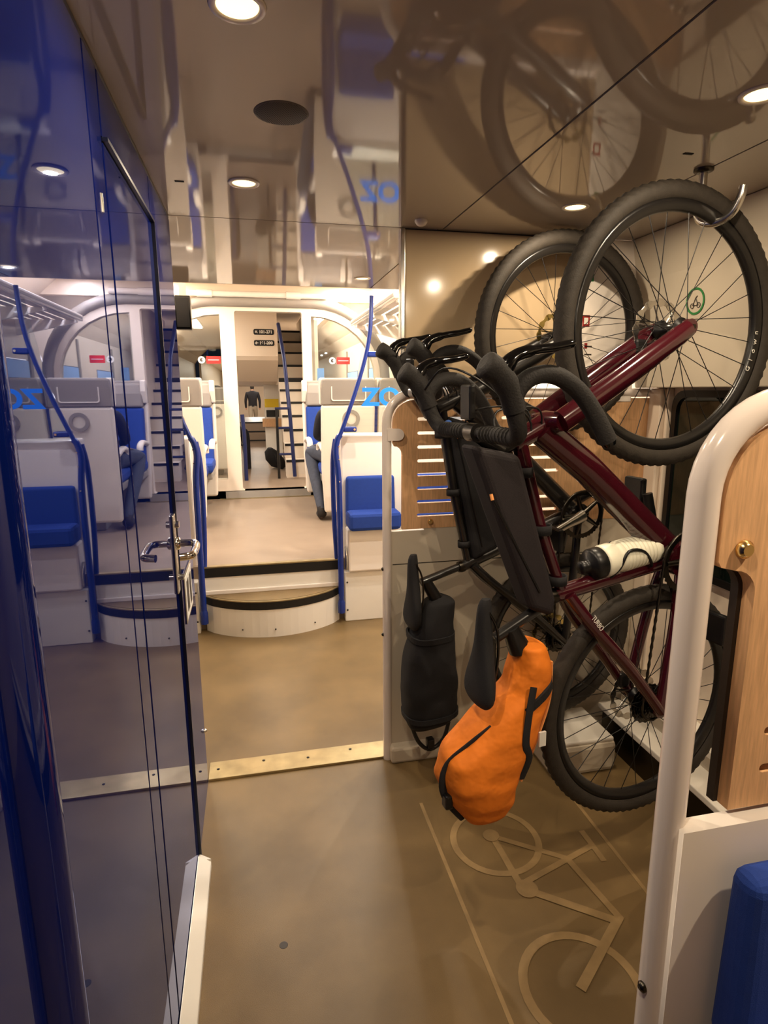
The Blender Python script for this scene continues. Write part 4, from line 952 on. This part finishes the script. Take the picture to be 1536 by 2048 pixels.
# ---------------------------------------------------------------- bags
def rib(sec_rows, n=28, wr=0.0, seed=1):
    random.seed(seed); ph = [random.random()*6 for _ in range(6)]; secs = []
    rows = []
    for i in range(len(sec_rows)-1):
        for q in range(4):
            tt = q/4; a, b = sec_rows[i], sec_rows[i+1]; rows.append([a[j]*(1-tt)+b[j]*tt for j in range(4)])
    rows.append(list(sec_rows[-1]))
    for s, u, hu, hd in rows:
        sec = []
        for k in range(n):
            a = 2*PI*k/n; c, sn = math.cos(a), math.sin(a); e = 0.72
            x = abs(c)**e*(1 if c >= 0 else -1); y = abs(sn)**e*(1 if sn >= 0 else -1)
            wv = 1+wr*(math.sin(3*a+s*40+ph[0])+0.7*math.sin(5*a-s*70+ph[1])+0.6*math.sin(2*a+s*110+ph[2]))
            sec.append(Q(s, u+hu*x*wv, hd*y*wv))
        secs.append(sec)
    return MB().loft(secs)
# orange saddle bag
ob = thing('saddle_bag', 'large orange saddle bag strapped under the saddle of the burgundy bicycle', 'bag'); ob.matrix_world = m1
ROWS = [(0.258, 0.405, 0.014, 0.02), (0.248, 0.400, 0.036, 0.05), (0.205, 0.394, 0.046, 0.060), (0.13, 0.405, 0.056, 0.068), (0.075, 0.446, 0.086, 0.076), (-0.02, 0.522, 0.120, 0.090), (-0.09, 0.544, 0.112, 0.090), (-0.15, 0.540, 0.090, 0.080), (-0.20, 0.530, 0.064, 0.062), (-0.214, 0.530, 0.054, 0.05), (-0.220, 0.530, 0.03, 0.03)]
rib(ROWS, 40, 0.03, 3).build('body', 'orange_fabric', ob, subsurf=1)
def strap_loop(name, par, m, s, u, hu, hd, tilt=0.0, wd=0.022, th=0.004):
    secs = []
    for k in range(33):
        a = 2*PI*k/32; c, sn = math.cos(a), math.sin(a); e = 0.72
        x = abs(c)**e*(1 if c >= 0 else -1); y = abs(sn)**e*(1 if sn >= 0 else -1)
        p = Q(s+tilt*x, u+(hu+th)*x, (hd+th)*y); q = Q(s+tilt*x, u+hu*0.96*x, hd*0.96*y)
        o_ = Vector((wd/2, 0, -tilt*2*wd/2))
        secs.append([p-o_, p+o_, q+o_, q-o_])
    return MB().loft(secs[:-1], False, False, True).build(name, m, par)
strap_loop('strap', ob, 'fabric_black', 0.118, 0.414, 0.063, 0.071, -0.045)
MB().tube(smooth_path([Q(0.16, 0.425, 0.068), Q(0.09, 0.445, 0.080), Q(0.02, 0.455, 0.086), Q(-0.03, 0.440, 0.080), Q(-0.09, 0.455, 0.070)], 5), 0.011, 8, flat=0.25, ref=(0, -1, 0)).build('strap', 'fabric_black', ob)
MB().tube(smooth_path([Q(0.06, 0.530, 0.045), Q(0.02, 0.588, 0.036), Q(-0.03, 0.642, 0.022), Q(-0.09, 0.656, 0.020), Q(-0.15, 0.634, 0.018), Q(-0.205, 0.594, 0.016)], 5), 0.010, 8, flat=0.4, ref=(0, -1, 0)).build('edge_strap', 'fabric_black', ob)
MB().tube(smooth_path([Q(0.20, 0.347, 0.03), Q(0.10, 0.352, 0.035), Q(0.0, 0.388, 0.04), Q(-0.12, 0.436, 0.04)], 5), 0.006, 8, flat=0.5).build('piping', 'orange_trim', ob)
box('buckle', 'black_plastic', ob, -0.15, -0.11, -0.04, -0.012, 0.634, 0.656, 0.005)
MB().box(-0.01, 0.03, -0.072, -0.066, 0.385, 0.405).build('care_label', 'decal_white', ob)
MB().tube([Q(0.235, 0.425, 0.0), Q(0.30, 0.455, 0.0)], [0.03, 0.022], 12).build('post_clamp', 'black_plastic', ob)
# black saddle bag on the rear bicycle
kb = thing('saddle_bag', 'black saddle bag hanging from the saddle of the black bicycle', 'bag'); kb.matrix_world = m2
rib([(0.262, 0.505, 0.02, 0.03), (0.245, 0.508, 0.055, 0.055), (0.17, 0.535, 0.072, 0.07), (0.05, 0.555, 0.095, 0.085), (-0.08, 0.560, 0.108, 0.09), (-0.18, 0.560, 0.105, 0.085), (-0.235, 0.565, 0.092, 0.07), (-0.262, 0.568, 0.078, 0.04), (-0.27, 0.57, 0.06, 0.02)], 28, 0.02, 9).build('body', 'fabric_black', kb, subsurf=1)
for s, u, hu, hd in ((0.12, 0.548, 0.083, 0.078), (-0.20, 0.560, 0.104, 0.083)): strap_loop('strap', kb, 'fabric_black', s, u, hu, hd, 0.0, 0.02)
MB().tube(smooth_path([Q(-0.24, 0.645, 0.02), Q(-0.32, 0.615, 0.02), Q(-0.36, 0.57, 0.02), Q(-0.33, 0.515, 0.02), Q(-0.26, 0.49, 0.02)], 5), 0.008, 8).build('closure_strap', 'black_plastic', kb)
box('buckle', 'black_plastic', kb, -0.35, -0.31, -0.035, -0.005, 0.555, 0.585, 0.006)
MB().tube([Q(0.23, 0.51, 0.0), Q(0.33, 0.56, 0.0)], [0.026, 0.02], 12).build('post_clamp', 'black_plastic', kb)
# frame bags
def frame_bag(name, label, m, poly, d0, d1, mt, zipline, straps):
    t = thing(name, label, 'bag'); t.matrix_world = m
    MB().prism(poly, lambda a, b, q: Q(a, b, q), d0, d1).build('body', mt, t, 0.018, seg=4)
    MB().tube([Q(a, b, d1+0.001) for a, b in zipline], 0.003, 8).build('zipper', 'black_plastic', t)
    a, b = zipline[0]; MB().tube([Q(a, b, d1+0.004), Q(a-0.014, b-0.002, d1+0.008)], 0.004, 8).build('zip_pull', 'orange_trim', t)
    for a, b, r in straps:
        MB().lathe([(r-0.003, -0.012), (r, -0.012), (r, 0.012), (r-0.003, 0.012), (r-0.003, -0.012)], 20, 'X', (a, 0, b)).build('strap', 'fabric_black', t)
    return t
frame_bag('frame_bag', 'long plum black bag strapped along the top tube of the burgundy bicycle', m1, [(0.775, 0.590), (0.745, 0.462), (0.37, 0.345), (0.325, 0.352), (0.352, 0.418), (0.60, 0.52)], -0.04, 0.042, 'fabric_plum', [(0.66, 0.545), (0.40, 0.40)], [(0.70, 0.436, 0.030), (0.55, 0.374, 0.028), (0.41, 0.318, 0.026)])
frame_bag('frame_bag', 'black frame bag filling the triangle of the rear bicycle', m2, [(0.925, 0.475), (0.88, 0.34), (0.43, 0.262), (0.385, 0.375)], -0.028, 0.030, 'fabric_black', [(0.86, 0.44), (0.44, 0.345)], [(0.86, 0.482, 0.026), (0.65, 0.444, 0.024), (0.45, 0.404, 0.023)])
# ---------------------------------------------------------------- ceiling hooks
def hook(pts, top, label):
    t = thing('bike_hook', label, 'hook', top, 0, 'ceiling bike hooks')
    o = Vector(top)
    MB().tube(smooth_path([Vector(p)-o for p in pts], 6), 0.0105, 14).build('rod', 'steel', t)
    MB().lathe([(0.024, 0.0), (0.024, -0.006), (0.016, -0.010)], 20).build('flange', 'dark_steel', t)
    return t
hook([(1.165, 1.47, CH), (1.165, 1.47, 2.0), (1.157, 1.47, 1.955), (1.160, 1.455, 1.925), (1.172, 1.42, 1.914), (1.185, 1.385, 1.925), (1.192, 1.367, 1.955), (1.194, 1.362, 1.985)], (1.165, 1.47, CH), 'steel ceiling hook holding the front wheel of the burgundy bicycle')
hook([(1.19, 2.125, CH), (1.19, 2.125, 2.02), (1.185, 2.12, 1.985), (1.187, 2.09, 1.965), (1.19, 2.055, 1.962), (1.193, 2.02, 1.975), (1.194, 2.008, 2.01)], (1.19, 2.125, CH), 'steel ceiling hook holding the front wheel of the black bicycle')
# dark rucksack leaning in the far aisle
rk = thing('rucksack', 'dark rucksack leaning at the right of the lower aisle', 'bag', (0.16, 7.9, 0.5))
MB().loft([[(w_*math.cos(a)+dx, 0.09*math.sin(a), z) for a in [2*PI*q/14 for q in range(14)]] for z, w_, dx in ((0.0, 0.02, 0.18), (0.03, 0.10, 0.15), (0.12, 0.12, 0.10), (0.22, 0.09, 0.06), (0.27, 0.03, 0.04))]).build('body', 'fabric_black', rk)
MB().tube(smooth_path([(0.10, -0.08, 0.20), (0.12, -0.12, 0.12), (0.15, -0.09, 0.05)], 4), 0.008, 8).build('strap', 'fabric_black', rk)
